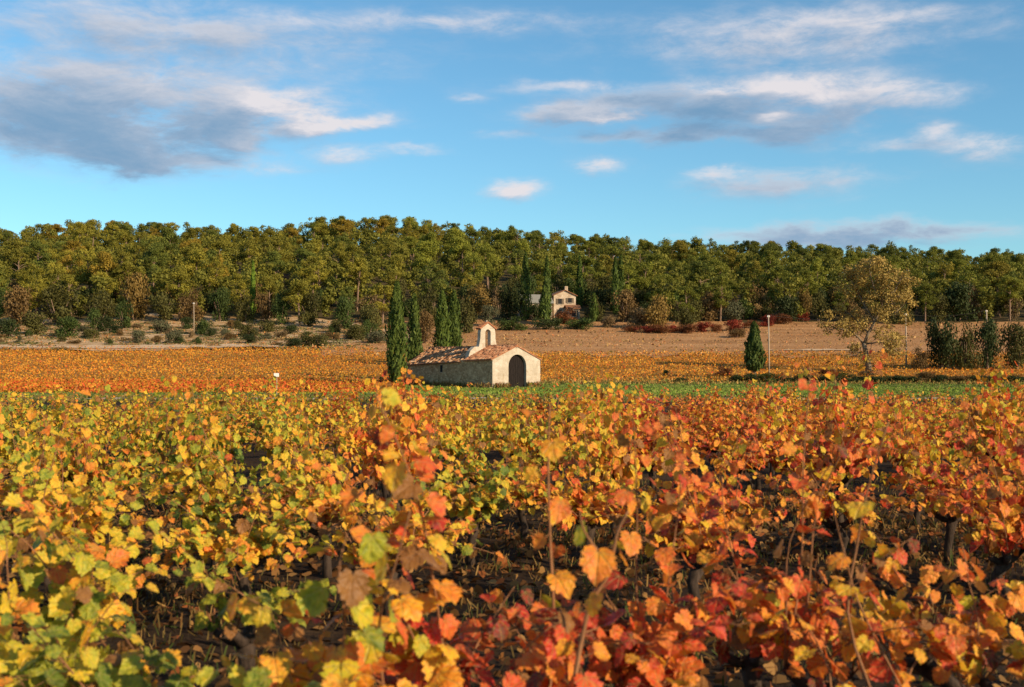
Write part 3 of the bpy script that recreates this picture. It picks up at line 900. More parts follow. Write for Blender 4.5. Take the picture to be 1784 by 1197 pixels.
pine_items = []
rows = [(261, 66, 26), (274, 62, 28), (290, 58, 31), (308, 54, 34), (328, 50, 37), (350, 50, 38), (375, 48, 40), (400, 46, 42), (424, 42, 44)]
stuff_v, stuff_f, stuff_r, stuff_off = [], [], [], 0
tv, tf = MB(), None
pine_pos = []
for ri, (Y0, gap, _) in enumerate(rows):
    px = -40 + RNG.uniform(0, 30)
    while px < 1830:
        Y = Y0 + RNG.normal(0, 4)
        p = px + RNG.normal(0, 9)
        px += gap * RNG.uniform(.75, 1.3)
        if ri == 0 and (690 < p < 1140 or 200 < p < 260) : continue
        if ri == 1 and 860 < p < 1060: continue
        if ri == 0 and p > 1080 and RNG.random() < .5: continue
        pine_pos.append((ri, p, Y))
random.shuffle(pine_pos)
pine_pos = pine_pos[:298]
for ri, p, Y in pine_pos:
    x = px_x(p, Y)
    s = RNG.uniform(.70, 1.18) * (1.0 if p < 900 else .9)
    if ri >= 7: s = RNG.uniform(.86, 1.0)
    if ri == 0: s *= .85
    wsc = RNG.uniform(.85, 1.3)
    tr_me, cr_me = PINES[RNG.integers(0, len(PINES))]
    o = thing('pine_tree', None, 'pine tree', (x, Y, gz(x, Y)), RNG.uniform(0, 6.28), 'pines on the wooded hill')
    o.scale = (s * wsc, s * wsc, s)
    t = link('trunk', tr_me, o); c = link('crown', cr_me, o)
    tone = RNG.random()
    warm = 1.0 + (.12 if p < 700 else -.05)
    if tone < .2: col, tn = (.72, .82, .9), 'dark green'
    elif tone < .62: col, tn = (1.05 * warm, 1.05, .9), 'olive green'
    elif tone < .88: col, tn = (1.28 * warm, 1.25, 1.0), 'light olive'
    else: col, tn = (1.45 * warm, 1.12, .9), 'brownish'
    k = RNG.uniform(.84, 1.08) * float(np.interp(p, [700, 1150], [.86, .70]))
    if ri >= 6: k *= .93
    c.color = (col[0] * k, col[1] * k, col[2] * k, 1)
    size = 'broad' if wsc > 1.12 else ('slender' if wsc < .96 else ('tall' if s > 1.0 else 'medium'))
    bandn = 'on the skyline' if ri >= 8 else 'near the hilltop' if ri >= 6 else 'on the mid slope' if ri >= 3 else 'low on the hill' if ri >= 1 else 'at the wood edge'
    pine_items.append((o, f'{size} {tn} pine {bandn} {column(p)}', p))
unique_labels(pine_items)

# the rest of the wood, which reads as one mass
V, Fc, Rr, base = [], [], [], 0
for Y0 in (270, 282, 298, 318, 330, 340, 352, 362, 376, 388, 400, 412, 424, 431, 438, 445, 455, 470):
    px = -120
    while px < 1900:
        px += RNG.uniform(30, 58) * (1.0 if Y0 < 430 else .75)
        Y = Y0 + RNG.normal(0, 4)
        if Y0 < 300 and 830 < px < 1070: continue
        if Y0 < 275 and (680 < px < 1140): continue
        x = px_x(px, Y)
        s = RNG.uniform(.62, .92) if Y0 < 430 else RNG.uniform(.86, 1.04)
        clumps = []
        for j in range(RNG.integers(13, 18)):
            a = RNG.uniform(0, 6.28); zz = RNG.uniform(.12, .95)
            rad = 2.6 * max(.35, 1.1 - .8 * abs(zz - .6) / .45) * RNG.uniform(.3, 1)
            clumps.append(((x + s * rad * math.cos(a), Y + s * rad * math.sin(a), gz(x, Y) + s * 12 * zz), 1.5 * s * RNG.uniform(.5, 1.25)))
        v, f, r = clump_cloud(clumps, 42, .36, .74, jitter=.32, up=.05)
        V.append(v); Fc.append(f + base); base += len(v); Rr.append(np.clip(r * .6 + RNG.uniform(0, .5), 0, 1.2))
wood = link('wood', np_mesh('wood', np.concatenate(V), np.concatenate(Fc), M['pine'], {'leaf_rand': np.concatenate(Rr)}))
wood.color = (.76, .73, .70, 1)
tag(wood, 'dense pine wood filling in between the pines and behind the ridge', 'wood', kind='stuff')

# cypresses
def cypress_mesh(h, wd, n, size, base_h=.5, seed=0, bulge=.35, rag=.12):
    t = RNG.random(n) ** .85
    # radius profile of a spindle
    prof = np.sin(np.pi * np.clip(t, 0, 1) ** bulge) ** .55
    prof = np.where(t < .12, prof * (.55 + .45 * t / .12), prof)
    prof = np.maximum(prof, .03) * (1 - .25 * t)
    a = RNG.uniform(0, 2 * np.pi, n)
    lob = 1 + rag * np.sin(3 * a + 9 * t + seed) + rag * .8 * np.sin(5 * a - 14 * t + 2 * seed)
    rr = wd / 2 * prof * lob * RNG.uniform(.55, 1.05, n)
    d = np.stack([np.cos(a), np.sin(a), 0 * a], -1)
    c = d * rr[:, None] + np.stack([0 * a, 0 * a, base_h + t * (h - base_h)], -1)
    tip = d * .28 + np.array([0, 0, 1.0]) + RNG.normal(size=(n, 3)) * .26
    nor = d + RNG.normal(size=(n, 3)) * .45
    shp = QUAD * np.array([.42, 1.25, 1])
    return leaf_cloud(c, tip, nor, size * RNG.uniform(.6, 1.4, n), shp)
def cypress(base, h, wd, label, n=2600, size=.36, col=(1, 1, 1), base_h=.5, group=None, bulge=.35, seed=1, rag=.20, name='cypress_tree', cat='cypress'):
    o = thing(name, label, cat, base, RNG.uniform(0, 6.28), group)
    b = MB(); b.tube([(0, 0, -.4), (.02, 0, h * .5), (0, .02, h * .85)], [wd * .085 + .05, wd * .05, .02], 7)
    b.build('trunk', M['bark_pine'], o, True)
    v, f, r = cypress_mesh(h, wd, n, size, base_h, seed, bulge, rag)
    c = link('crown', np_mesh('crown', v, f, M['cypress'], {'leaf_rand': r}), o)
    c.color = (*col, 1)
    return o
def col_at(px, Y, top_py):
    x = px_x(px, Y); z = gz(x, Y)
    return Vector((x, Y, z)), at(px, top_py, Y).z - z
b_, h_ = col_at(691, 131, 492); cypress(b_, h_, 2.45, 'tallest cypress beside the left back corner of the chapel', 4200, .34, (1.05, 1.1, 1), .3, 'cypresses by the chapel', .62, 1)
b_, h_ = col_at(722, 141, 514); cypress(b_, h_, 2.0, 'second cypress just behind the left end of the chapel roof', 3200, .34, (1, 1.05, 1), .4, 'cypresses by the chapel', .5, 2)
b_, h_ = col_at(771, 165, 508); cypress(b_, h_, 2.7, 'left one of the twin cypresses rising behind the chapel roof', 3000, .36, (1.05, 1.15, 1), .4, 'cypresses by the chapel', .5, 3)
b_, h_ = col_at(791, 168, 508); cypress(b_, h_, 2.7, 'right one of the twin cypresses rising behind the chapel roof', 3000, .36, (.9, 1, .95), .4, 'cypresses by the chapel', .5, 4)
g_ = hit(1314, 655); b_, h_ = col_at(1314, 143, 562)
cypress(b_, h_, 2.55, 'lone dark cypress with a short bare trunk near the right pole', 3000, .34, (.8, .85, .9), 1.25, None, .42, 5, .16)
wood_cyp = [(916, 262, 441, 3.0, 'tall dark cypress left of the farmhouse'), (953, 258, 447, 2.3, 'slim cypress in front of the grey farmhouse roof'), (949, 256, 500, 3.0, 'short wide cypress beside the slim one at the farmhouse'),
            (1010, 285, 447, 1.9, 'narrow cypress behind the right end of the farmhouse'), (1072, 272, 450, 2.2, 'cypress standing alone right of the farmhouse'), (1082, 276, 446, 2.0, 'cypress touching its neighbour right of the farmhouse'),
            (440, 268, 456, 1.5, 'slim bright green cypress in the wood above the bank'), (1176, 272, 498, 2.6, 'dark cypress above the left end of the red bushes'), (1190, 275, 502, 2.2, 'smaller cypress above the red bushes'),
            (1035, 262, 512, 2.0, 'short cypress at the right of the farmhouse terrace')]
for px, Y, ty, wd, lb in wood_cyp:
    b_, h_ = col_at(px, Y, ty)
    cypress(b_, h_, wd, lb, 1500, .5, (.95, 1.05, 1) if px != 440 else (1.7, 2.0, 1.2), .5, 'cypresses in the wood', .5, px * .1)

# rounded bushes and small trees at the wood edge and on the bank
def bush_variant(tall=1.0):
    clumps = []
    for j in range(13):
        a = RNG.uniform(0, 6.28); rad = RNG.uniform(0, .62)
        clumps.append(((rad * math.cos(a), rad * math.sin(a), RNG.uniform(.18, .82) * tall), RNG.uniform(.20, .40)))
    v, f, r = clump_cloud(clumps, 2300, .05, .85, jitter=.5)
    b = MB()
    for j in range(4):
        a = RNG.uniform(0, 6.28)
        b.tube([(0.02 * j, 0, -.15), (.15 * math.cos(a), .15 * math.sin(a), .25 * tall), (.42 * math.cos(a), .42 * math.sin(a), .6 * tall)], [.035, .025, .01], 5)
    return b.mesh('stem', M['bark_pine']), np_mesh('foliage', v, f, M['shrub'], {'leaf_rand': r})
BUSH = [bush_variant(RNG.uniform(.9, 1.25)) for _ in range(7)]
TONES = {'olive': (.115, .105, .025), 'dark green': (.052, .068, .018), 'grey-green': (.14, .135, .065), 'brown': (.21, .125, .042), 'golden': (.30, .185, .045), 'red': (.27, .045, .022),
         'green': (.075, .105, .022), 'rusty': (.24, .085, .028), 'tan': (.26, .17, .075)}
bush_items = []
def bush(px, py, wpx, hpx, tone, where, kind='bush', Y=None):
    if Y is None:
        g = hit(px, py)
    else:
        x = px_x(px, Y); g = Vector((x, Y, gz(x, Y)))
    s = F / g.y
    w_, h_ = wpx / s, hpx / s
    o = thing('bush' if kind == 'bush' else 'small_tree', None, kind, g, RNG.uniform(0, 6.28), 'bushes and small trees below the wood')
    o.scale = (w_ / 1.7, w_ / 1.7, h_ / 1.15)
    st, fo = BUSH[RNG.integers(0, len(BUSH))]
    link('stem', st, o); c = link('foliage', fo, o)
    k = RNG.uniform(.85, 1.2)
    c.color = (*(q * k for q in TONES[tone]), 1)
    size = 'big ' if wpx > 48 else 'small ' if wpx < 26 else ''
    shape = 'low ' if wpx > hpx * 1.5 else 'upright ' if hpx > wpx * 1.15 else 'round '
    bush_items.append((o, f'{size}{shape}{tone} {kind} {where}', px))
    return o
for a in [  # on and below the pale bank, left
    (165, 575, 45, 36, 'green'), (185, 580, 42, 28, 'dark green'), (215, 574, 38, 48, 'green'), (200, 583, 34, 16, 'dark green'), (282, 583, 44, 28, 'grey-green'), (240, 600, 40, 26, 'grey-green'),
    (305, 601, 44, 30, 'grey-green'), (352, 585, 44, 30, 'green'), (366, 588, 26, 18, 'dark green'), (400, 594, 32, 16, 'brown'), (430, 588, 44, 30, 'olive'), (436, 600, 40, 20, 'dark green'), (275, 598, 26, 14, 'brown'),
    (470, 580, 46, 24, 'olive'), (505, 584, 40, 18, 'dark green'), (512, 606, 46, 16, 'dark green'), (545, 604, 52, 24, 'olive'), (585, 582, 36, 26, 'olive'), (620, 594, 54, 30, 'olive'), (640, 590, 34, 34, 'green'),
    (655, 600, 50, 24, 'grey-green'), (572, 592, 30, 14, 'brown'), (160, 592, 36, 22, 'olive'), (325, 575, 30, 22, 'dark green'), (120, 590, 60, 40, 'green'), (60, 585, 70, 46, 'olive'), (15, 590, 60, 40, 'dark green')]:
    bush(*a, 'on the pale bank')
for k in range(46):
    q = -30 + 700 * (k + RNG.random()) / 46
    bush(q, RNG.uniform(572, 603), RNG.uniform(14, 34), RNG.uniform(8, 18), ['grey-green', 'olive', 'tan', 'brown', 'green', 'tan'][RNG.integers(0, 6)], 'on the pale bank')
for a in [  # wood edge, left
    (175, 565, 60, 62, 'olive'), (235, 560, 70, 88, 'golden'), (285, 562, 60, 56, 'olive'), (330, 562, 58, 60, 'brown'), (385, 562, 54, 64, 'green'), (425, 563, 44, 50, 'olive'), (462, 566, 40, 62, 'brown'), (490, 568, 46, 66, 'green'),
    (540, 570, 56, 58, 'olive'), (600, 575, 54, 60, 'green'), (645, 585, 50, 58, 'olive'), (100, 568, 80, 70, 'olive'), (30, 570, 80, 74, 'brown')]:
    bush(*a, 'before the left pines', 'small tree')
for a in [  # centre, round the farmhouse
    (740, 600, 46, 56, 'brown'), (745, 570, 60, 70, 'olive'), (815, 582, 44, 66, 'olive'), (838, 545, 40, 52, 'golden'), (812, 548, 52, 58, 'dark green'), (852, 570, 44, 40, 'grey-green'), (890, 560, 56, 70, 'dark green'),
    (870, 540, 46, 46, 'tan'), (935, 560, 40, 34, 'dark green'), (890, 577, 70, 26, 'green'), (955, 576, 56, 24, 'dark green'), (1010, 575, 66, 22, 'green'), (985, 566, 50, 28, 'rusty'), (1040, 560, 46, 44, 'olive'),
    (1090, 562, 60, 60, 'brown'), (1060, 572, 40, 24, 'tan'), (1115, 574, 60, 40, 'tan'), (1150, 575, 60, 62, 'golden'), (1130, 565, 40, 44, 'dark green'), (1190, 574, 44, 40, 'olive'), (1020, 530, 50, 52, 'olive'), (1060, 520, 46, 46, 'olive')]:
    bush(*a, 'around the stone farmhouse', 'small tree' if a[3] > 44 else 'bush')
for a in [  # right of the farmhouse: red hedge and what stands behind it
    (1100, 580, 44, 14, 'rusty'), (1125, 581, 40, 13, 'red'), (1150, 582, 56, 18, 'rusty'), (1172, 581, 30, 15, 'red'), (1195, 582, 52, 18, 'rusty'), (1222, 580, 46, 21, 'red'), (1248, 579, 40, 16, 'rusty'), (1278, 578, 48, 22, 'red'), (1310, 574, 40, 18, 'rusty'), (1338, 570, 44, 20, 'red'), (1364, 566, 42, 18, 'rusty'), (1390, 560, 44, 18, 'red')]:
    bush(*a, 'in the red hedge')
for a in [
    (1210, 562, 56, 40, 'olive'), (1240, 560, 60, 44, 'brown'), (1280, 560, 54, 36, 'grey-green'), (1320, 556, 56, 44, 'olive'), (1390, 552, 62, 36, 'grey-green'), (1430, 556, 50, 52, 'dark green'), (1475, 560, 56, 46, 'brown'),
    (1285, 590, 50, 20, 'brown'), (1560, 565, 60, 50, 'olive')]:
    bush(*a, 'behind the red hedge' if a[0] < 1440 and a[1] < 580 else 'in the dry field on the right')
# dark hedge along the ditch, right, in front of the orange field
for a in [(1282, 668, 44, 15, 'dark green'), (1308, 668, 50, 17, 'dark green'), (1338, 668, 54, 16, 'green'), (1366, 668, 56, 12, 'dark green'), (1398, 668, 56, 17, 'dark green'), (1432, 668, 60, 13, 'dark green'), (1462, 668, 54, 17, 'green'), (1492, 668, 60, 14, 'dark green'), (1524, 668, 58, 12, 'dark green'), (1552, 668, 56, 14, 'dark green'), (1584, 668, 60, 13, 'dark green'), (1612, 668, 50, 18, 'brown'), (1640, 668, 60, 14, 'dark green'), (1672, 668, 60, 13, 'brown'), (1704, 668, 64, 14, 'dark green'), (1738, 668, 60, 13, 'dark green'), (1772, 668, 60, 14, 'dark green'),
          (1185, 666, 28, 10, 'dark green'), (1262, 658, 40, 18, 'rusty'), (1440, 650, 46, 14, 'rusty'), (1160, 660, 20, 12, 'dark green'), (1510, 655, 44, 12, 'tan')]:
    bush(*a, 'along the ditch beside the meadow', Y=139.5 if a[1] > 665 else 150)
for a in [(690, 668, 40, 14, 'rusty'), (722, 670, 44, 16, 'rusty'), (655, 669, 34, 12, 'rusty'), (402, 664, 12, 9, 'dark green'), (212, 654, 7, 5, 'dark green')]:
    bush(*a, 'at the foot of the cypress' if a[0] > 600 else 'in the orange field', Y=133 if a[0] > 600 else 140)
for a in [(1640, 642, 62, 98, 'dark green'), (1682, 641, 58, 80, 'olive'), (1722, 642, 60, 92, 'dark green'), (1770, 642, 70, 78, 'olive'), (1650, 642, 56, 60, 'olive'), (1604, 642, 36, 40, 'brown'), (1668, 560, 90, 70, 'dark green')]:
    bush(*a, 'at the field\'s right end', 'small tree', Y=161 if a[1] > 600 else None)
for k in range(64):
    px = -40 + 1860 * (k + RNG.random()) / 64
    Y = RNG.uniform(262, 292)
    if 860 < px < 1050 and Y < 280: Y += 18
    x = px_x(px, Y); gy = gz(x, Y)
    hp = RNG.uniform(30, 62)
    bush(px, 0, RNG.uniform(36, 62), hp, ['olive', 'olive', 'green', 'brown', 'dark green', 'golden', 'tan'][RNG.integers(0, 7)], 'under the pines', 'small tree', Y=Y)
unique_labels(bush_items)

# the big golden tree
def golden_tree():
    base, h = col_at(1513, 155, 447)
    o = thing('golden_tree', 'big half-bare golden tree with a forked trunk standing in the right field', 'tree', base)
    s = F / 155.0
    def L(px, py, dy=0.0):
        p = at(px, py, 155 + dy); return Vector((p.x - base.x, p.y - base.y, p.z - base.z))
    b = MB()
    trunk_pts = [L(1514, 650), L(1512, 630), L(1508, 612), L(1505, 598)]
    b.tube(trunk_pts, [.46, .36, .31, .29], 9)
    tips = []
    limbs = [  # fork right: pale limb; fork left: dark limb
        ([L(1505, 600), L(1513, 580), L(1524, 560), L(1534, 540), L(1538, 515), L(1542, 480)], .22),
        ([L(1505, 600), L(1496, 588), L(1484, 578), L(1462, 572, -1), L(1446, 574, -1)], .17),
        ([L(1524, 560), L(1508, 535, 1), L(1492, 505, 2), L(1478, 478, 2)], .14),
        ([L(1534, 540), L(1552, 520, -1), L(1566, 492, -1.5), L(1574, 475, -2)], .14),
        ([L(1536, 530), L(1522, 500, -1), L(1514, 470, -1.5), L(1518, 452, -2)], .12),
        ([L(1534, 540), L(1560, 545, 2), L(1576, 530, 3)], .10),
        ([L(1505, 600), L(1530, 596, -1), L(1556, 600, -1.5), L(1566, 612, -2)], .10),
        ([L(1513, 580), L(1490, 556, 2), L(1470, 540, 3)], .12), ([L(1508, 612), L(1494, 618, -1), L(1480, 621, -1)], .05)]
    lo = []
    for pts, r in limbs:
        bl = MB()
        bl.tube(pts, [r * (1 - .8 * i / (len(pts) - 1)) for i in range(len(pts))], 6)
        # twigs
        for i in range(1, len(pts)):
            for k in range(5):
                q = pts[i - 1].lerp(pts[i], random.random())
                d = Vector((random.gauss(0, 1), random.gauss(0, 1), random.gauss(.5, .6))).normalized() * random.uniform(1.0, 2.2)
                bl.tube([q, q + d * .6 + Vector((0, 0, .1)), q + d], [.045, .03, .012], 4)
                if i > 1: lo.append((q + d * .9, random.uniform(.5, .95)))
        bl.build('limb', M['bark_grey'], o, True)
    b.build('trunk', M['bark_grey'], o, True)
    extra = [(1478, 480, 2, 1.2), (1495, 470, 1, 1.1), (1518, 460, -1, 1.2), (1535, 465, 0, 1.3), (1556, 478, 0, 1.3), (1570, 490, -1, 1.2), (1576, 510, 0, 1.1), (1560, 512, 1, 1.2), (1540, 498, -1, 1.2), (1500, 498, 2, 1.2),
             (1480, 512, 1, 1.1), (1518, 520, -1, 1.1), (1465, 500, 2, .9), (1548, 540, -1, .9), (1575, 545, 1, .8), (1456, 568, -1, .7), (1475, 582, -1, .6), (1548, 600, -1, .9), (1570, 590, -1, .7), (1530, 455, 1, .9), (1465, 535, 2, .8), (1492, 545, 1, .8), (1476, 620, -1, .35), (1560, 585, 0, .9), (1580, 560, 0, .9), (1545, 570, 1, .9), (1530, 585, -1, .7), (1572, 615, -1, .6), (1500, 565, 1, .7), (1478, 560, 1, .7), (1590, 530, 0, .7)]
    for px, py, dy, r in extra:
        lo.append((L(px, py, dy), r))
    v, f, r = clump_cloud([(tuple(c), rr) for c, rr in lo], 140, .18, .85, jitter=.7)
    c = link('crown', np_mesh('crown', v, f, M['shrub'], {'leaf_rand': r}), o)
    c.color = (.48, .325, .085, 1)
golden_tree()

# ------------------------------------------------------------------ poles, sign, wires, farmhouse
def pole(px, top_py, bot_py, label, r=.10, Y=None, strut=False):
    g = hit(px, bot_py) if Y is None else Vector((px_x(px, Y), Y, gz(px_x(px, Y), Y)))
    h = at(px, top_py, g.y).z - g.z
    o = thing('utility_pole', label, 'pole', g, .3, 'wooden poles')
    b = MB(); b.tube([(0, 0, -.5), (-.02, 0, h * .5), (-.07, 0, h)], [r, r * .85, r * .65], 8); b.build('post', M['pole_wood'], o, True)
    arm = o
    for dx in (-.12, .12):
        i_ = MB(); i_.tube([(dx - .07, 0, h - .25), (dx - .07, 0, h - .12), (dx - .07, 0, h - .04)], [.05, .06, .03], 6); i_.build('insulator', M['white_paint'], arm)
    return Vector((g.x - .07, g.y, g.z + h - .02))
pa = pole(1340, 549, 657, 'pale leaning pole just right of the lone cypress', .10, 146)
pb = pole(1579, 546, 637, 'pale wooden pole behind the big golden tree on the right', .12, 165)
pc = pole(338, 527, 586, 'slim pole standing on the pale bank at the left', .09)
pd = pole(1720, 540, 630, 'pole among the dark trees beyond the right end of the field', .14, 180)
def wire(a, b, label, sag):
    m_ = MB()
    pts = []
    for i in range(15):
        t = i / 14; p = a.lerp(b, t); p.z -= sag * 4 * t * (1 - t); pts.append(p)
    m_.tube(pts, .016, 4)
    tag(m_.build('overhead_wire', M['iron']), label, 'wire', 'overhead wires')
wire(pa, pb, 'thin wire strung from the cypress pole to the golden tree pole', .7)
wire(pb, pd, 'thin wire running right from the golden tree pole', .6)
pe = pole(-60, 520, 588, 'pole beyond the left end of the pale bank', .13, 232)
wire(pc, pe, 'thin wire running left from the pole on the bank', 1.2)

def sign():
    g = hit(482, 690)
    o = thing('small_sign', 'small white sign on a thin post beside the track, left', 'sign', g, .1)
    h = at(482, 650, g.y).z - g.z
    b = MB(); b.tube([(0, 0, -.3), (0, 0, h)], [.035, .035], 6); b.build('post', M['pole_wood'], o)
    p = MB(); p.box((-.02, -.05, h - .13), (.36, .03, .26)); p.build('board', M['white_paint'], o)
sign()

def farmhouse():
    x0 = px_x(966, 268); base = Vector((x0, 268, gz(x0, 268)))
    o = thing('farmhouse', 'half-hidden pale stone farmhouse with grey tiled wing below the pine wood', 'house', base, R(14))
    o.scale = (1.16, 1.16, 1.2)
    def gable(name, cx, cy, w, d, e, r, mw, mr, axis='x', zb=-1.5, over=.3):
        b = MB(); b.box((cx, cy, (e + zb) / 2), (w, d, e - zb)); wall = b.build(name, mw, o)
        rb = MB()
        hx, hy = w / 2 + over, d / 2 + over
        if axis == 'x':
            vs = [(cx - hx, cy - hy, e - .05), (cx + hx, cy - hy, e - .05), (cx + hx, cy, r), (cx - hx, cy, r), (cx - hx, cy + hy, e - .05), (cx + hx, cy + hy, e - .05)]
            vs += [(x, y, z - .15) for x, y, z in vs]
            rb.add(vs, [(0, 1, 2, 3), (3, 2, 5, 4), (7, 6, 9, 8), (8, 9, 10, 11), (0, 6, 7, 1), (4, 5, 11, 10), (0, 3, 9, 6), (3, 4, 10, 9), (1, 7, 8, 2), (2, 8, 11, 5)])
            gb = MB(); gb.add([(cx - w / 2, cy - d / 2, e), (cx - w / 2, cy + d / 2, e), (cx - w / 2, cy, r - .2), (cx + w / 2, cy - d / 2, e), (cx + w / 2, cy + d / 2, e), (cx + w / 2, cy, r - .2)], [(0, 2, 1), (3, 4, 5)])
            gb.build('gable', mw, wall)
        else:
            vs = [(cx - hx, cy - hy, e - .05), (cx - hx, cy + hy, e - .05), (cx, cy + hy, r), (cx, cy - hy, r), (cx + hx, cy - hy, e - .05), (cx + hx, cy + hy, e - .05)]
            vs += [(x, y, z - .15) for x, y, z in vs]
            rb.add(vs, [(3, 2, 1, 0), (4, 5, 2, 3), (6, 7, 8, 9), (9, 8, 11, 10), (0, 1, 7, 6), (5, 4, 10, 11), (3, 0, 6, 9), (4, 3, 9, 10), (1, 2, 8, 7), (2, 5, 11, 8)])
            gb = MB(); gb.add([(cx - w / 2, cy - d / 2, e), (cx + w / 2, cy - d / 2, e), (cx, cy - d / 2, r - .2), (cx - w / 2, cy + d / 2, e), (cx + w / 2, cy + d / 2, e), (cx, cy + d / 2, r - .2)], [(0, 1, 2), (4, 3, 5)])
            gb.build('gable', mw, wall)
        rb.build('roof', mr, o)
        return wall
    w1 = gable('wing_wall', -3.6, 1.0, 5.4, 5.0, 2.9, 4.5, M['house_stone'], M['slate'])
    w2 = gable('main_wall', 2.0, 2.2, 4.4, 5.0, 4.4, 5.4, M['house_stone'], M['tile'], 'y')
    w3 = gable('porch_wall', 3.2, -1.2, 2.4, 2.2, 1.9, 2.5, M['house_stone'], M['tile'])
    def win(par, x, y, z, ww, hh):
        b = MB(); b.box((x, y, z), (ww, .10, hh)); q = b.build('window', M['dark_glass'], par)
        f_ = MB(); f_.box((x, y - .03, z - hh / 2 - .06), (ww + .3, .2, .1)); f_.build('sill', M['facade'], q)
        for sgn in (-1, 1):
            s_ = MB(); s_.box((x + sgn * (ww * .5 + .22), y - .04, z), (.4, .06, hh)); s_.build('shutter', M['shutter'], q)
    win(w1, -4.8, -1.53, 1.6, .7, 1.0); win(w1, -2.6, -1.53, 1.6, .7, 1.0)
    win(w2, 1.0, -.33, 3.2, .7, 1.0); win(w2, 3.0, -.33, 3.4, .7, .9)
    win(w3, 3.2, -2.33, .9, .8, 1.1)
    d = MB(); d.box((.9, -.33, .6), (1.0, .12, 2.2)); d.build('door', M['shutter'], o)
    c = MB(); c.box((3.4, 3.6, 5.6), (.6, .6, 1.4)); c.build('chimney', M['house_stone'], o)
farmhouse()
def stone_wall(px, Y, length, h, rz, label):
    x = px_x(px, Y)
    o = thing('stone_wall', label, 'wall', (x, Y, gz(x, Y)), rz)
    for k in range(int(length / .9)):
        b = MB(); b.box((-length / 2 + (k + .5) * .9, random.gauss(0, .05), h * random.uniform(.35, .5) - .15), (.88, .5, h * random.uniform(.85, 1.1))); b.build('stone', M['house_stone'], o)
stone_wall(806, 246, 4.5, 1.1, .1, 'pale broken stone wall left of the bell gable')
stone_wall(838, 242, 5.0, .5, -.1, 'low pale stone wall just behind the bell gable')
stone_wall(955, 250, 6.0, .9, .05, 'pale garden wall below the farmhouse')
stone_wall(1115, 247, 5.0, .6, -.05, 'low stone wall at the left end of the red hedge')

# ------------------------------------------------------------------ the vines in front
LEAF_ARR = []
def leaf_shape(seed):
    r = np.random.default_rng(seed)
    half = [(.08, -.12), (.24, -.19), (.33, -.10), (.47, -.06), (.46, .08), (.55, .14), (.44, .25), (.60, .34), (.53, .44), (.57, .54), (.41, .57), (.40, .74), (.27, .76), (.20, .90), (.10, .92)]
    rim = [(0.0, 0.02)] + half + [(0, 1.02)] + [(-a, b) for a, b in reversed(half)]
    rim = np.array(rim) + r.normal(0, .022, (len(rim), 2))
    fold, cup, droop = r.uniform(-.05, .55), r.uniform(-.35, .5), r.uniform(.0, .7)
    tw = r.uniform(-.25, .25)
    def P(x, y):
        rr = x * x + (y - .4) ** 2
        return (x, y, fold * abs(x) - cup * rr - droop * max(0, y - .45) ** 2 + tw * x * (y - .3) + r.normal(0, .018))
    v = [P(0, .40)] + [P(*p) for p in rim]
    mid = [P(p[0] * .5, .40 + (p[1] - .40) * .5) for p in rim]
    n = len(rim)
    v += mid
    f = []
    for i in range(n):
        j = (i + 1) % n
        f.append((0, 1 + n + i, 1 + n + j)); f.append((1 + n + i, 1 + i, 1 + j, 1 + n + j))
    v = np.array(v)
    tri = np.array([(0, 1 + n + i, 1 + n + (i + 1) % n) for i in range(n)]); qd = np.array([(1 + n + i, 1 + i, 1 + (i + 1) % n, 1 + n + (i + 1) % n) for i in range(n)])
    flat = np.array([(0, .40)] + [tuple(p) for p in rim] + [(p[0] * .5, .40 + (p[1] - .40) * .5) for p in rim])
    luv = np.concatenate([flat, np.zeros((len(flat), 1))], 1)
    LEAF_ARR.append((v, tri, qd, luv))
    me = np_mesh('leaf', v, f, M['leaf'], {'luv': luv}, smooth_shade=True)
    return me
LEAVES = [leaf_shape(s) for s in range(10)]
FAR_LEAF = np.array([(0, 0, .0), (.36, -.10, .08), (.54, .30, .14), (.40, .72, .06), (0, .98, -.12), (-.40, .72, .06), (-.54, .30, .14), (-.36, -.10, .08)], float)

def smooth_path(pts, n):
    pts = [Vector(p) for p in pts]
    if len(pts) == 2: return [pts[0].lerp(pts[1], i / (n - 1)) for i in range(n)]
    out = []
    m = len(pts) - 1
    for i in range(n):
        t = i / (n - 1) * m; k = min(int(t), m - 1); u = t - k
        p0, p1, p2, p3 = pts[max(k - 1, 0)], pts[k], pts[k + 1], pts[min(k + 2, m)]
        out.append(.5 * ((2 * p1) + (p2 - p0) * u + (2 * p0 - 5 * p1 + 4 * p2 - p3) * u * u + (3 * p1 - p0 - 3 * p2 + p3) * u ** 3))
    return out

def auto_cane(rng, head, length, spread, droop=.10):
    a = rng.uniform(0, 6.28)
    d = Vector((math.cos(a) * spread, math.sin(a) * spread, 1)).normalized()
    pts = [Vector(head)]
    n = 7
    for i in range(n):
        d = (d + Vector((rng.normal(0, .12), rng.normal(0, .12), -droop + rng.normal(0, .06)))).normalized()
        pts.append(pts[-1] + d * length / n)
    return pts

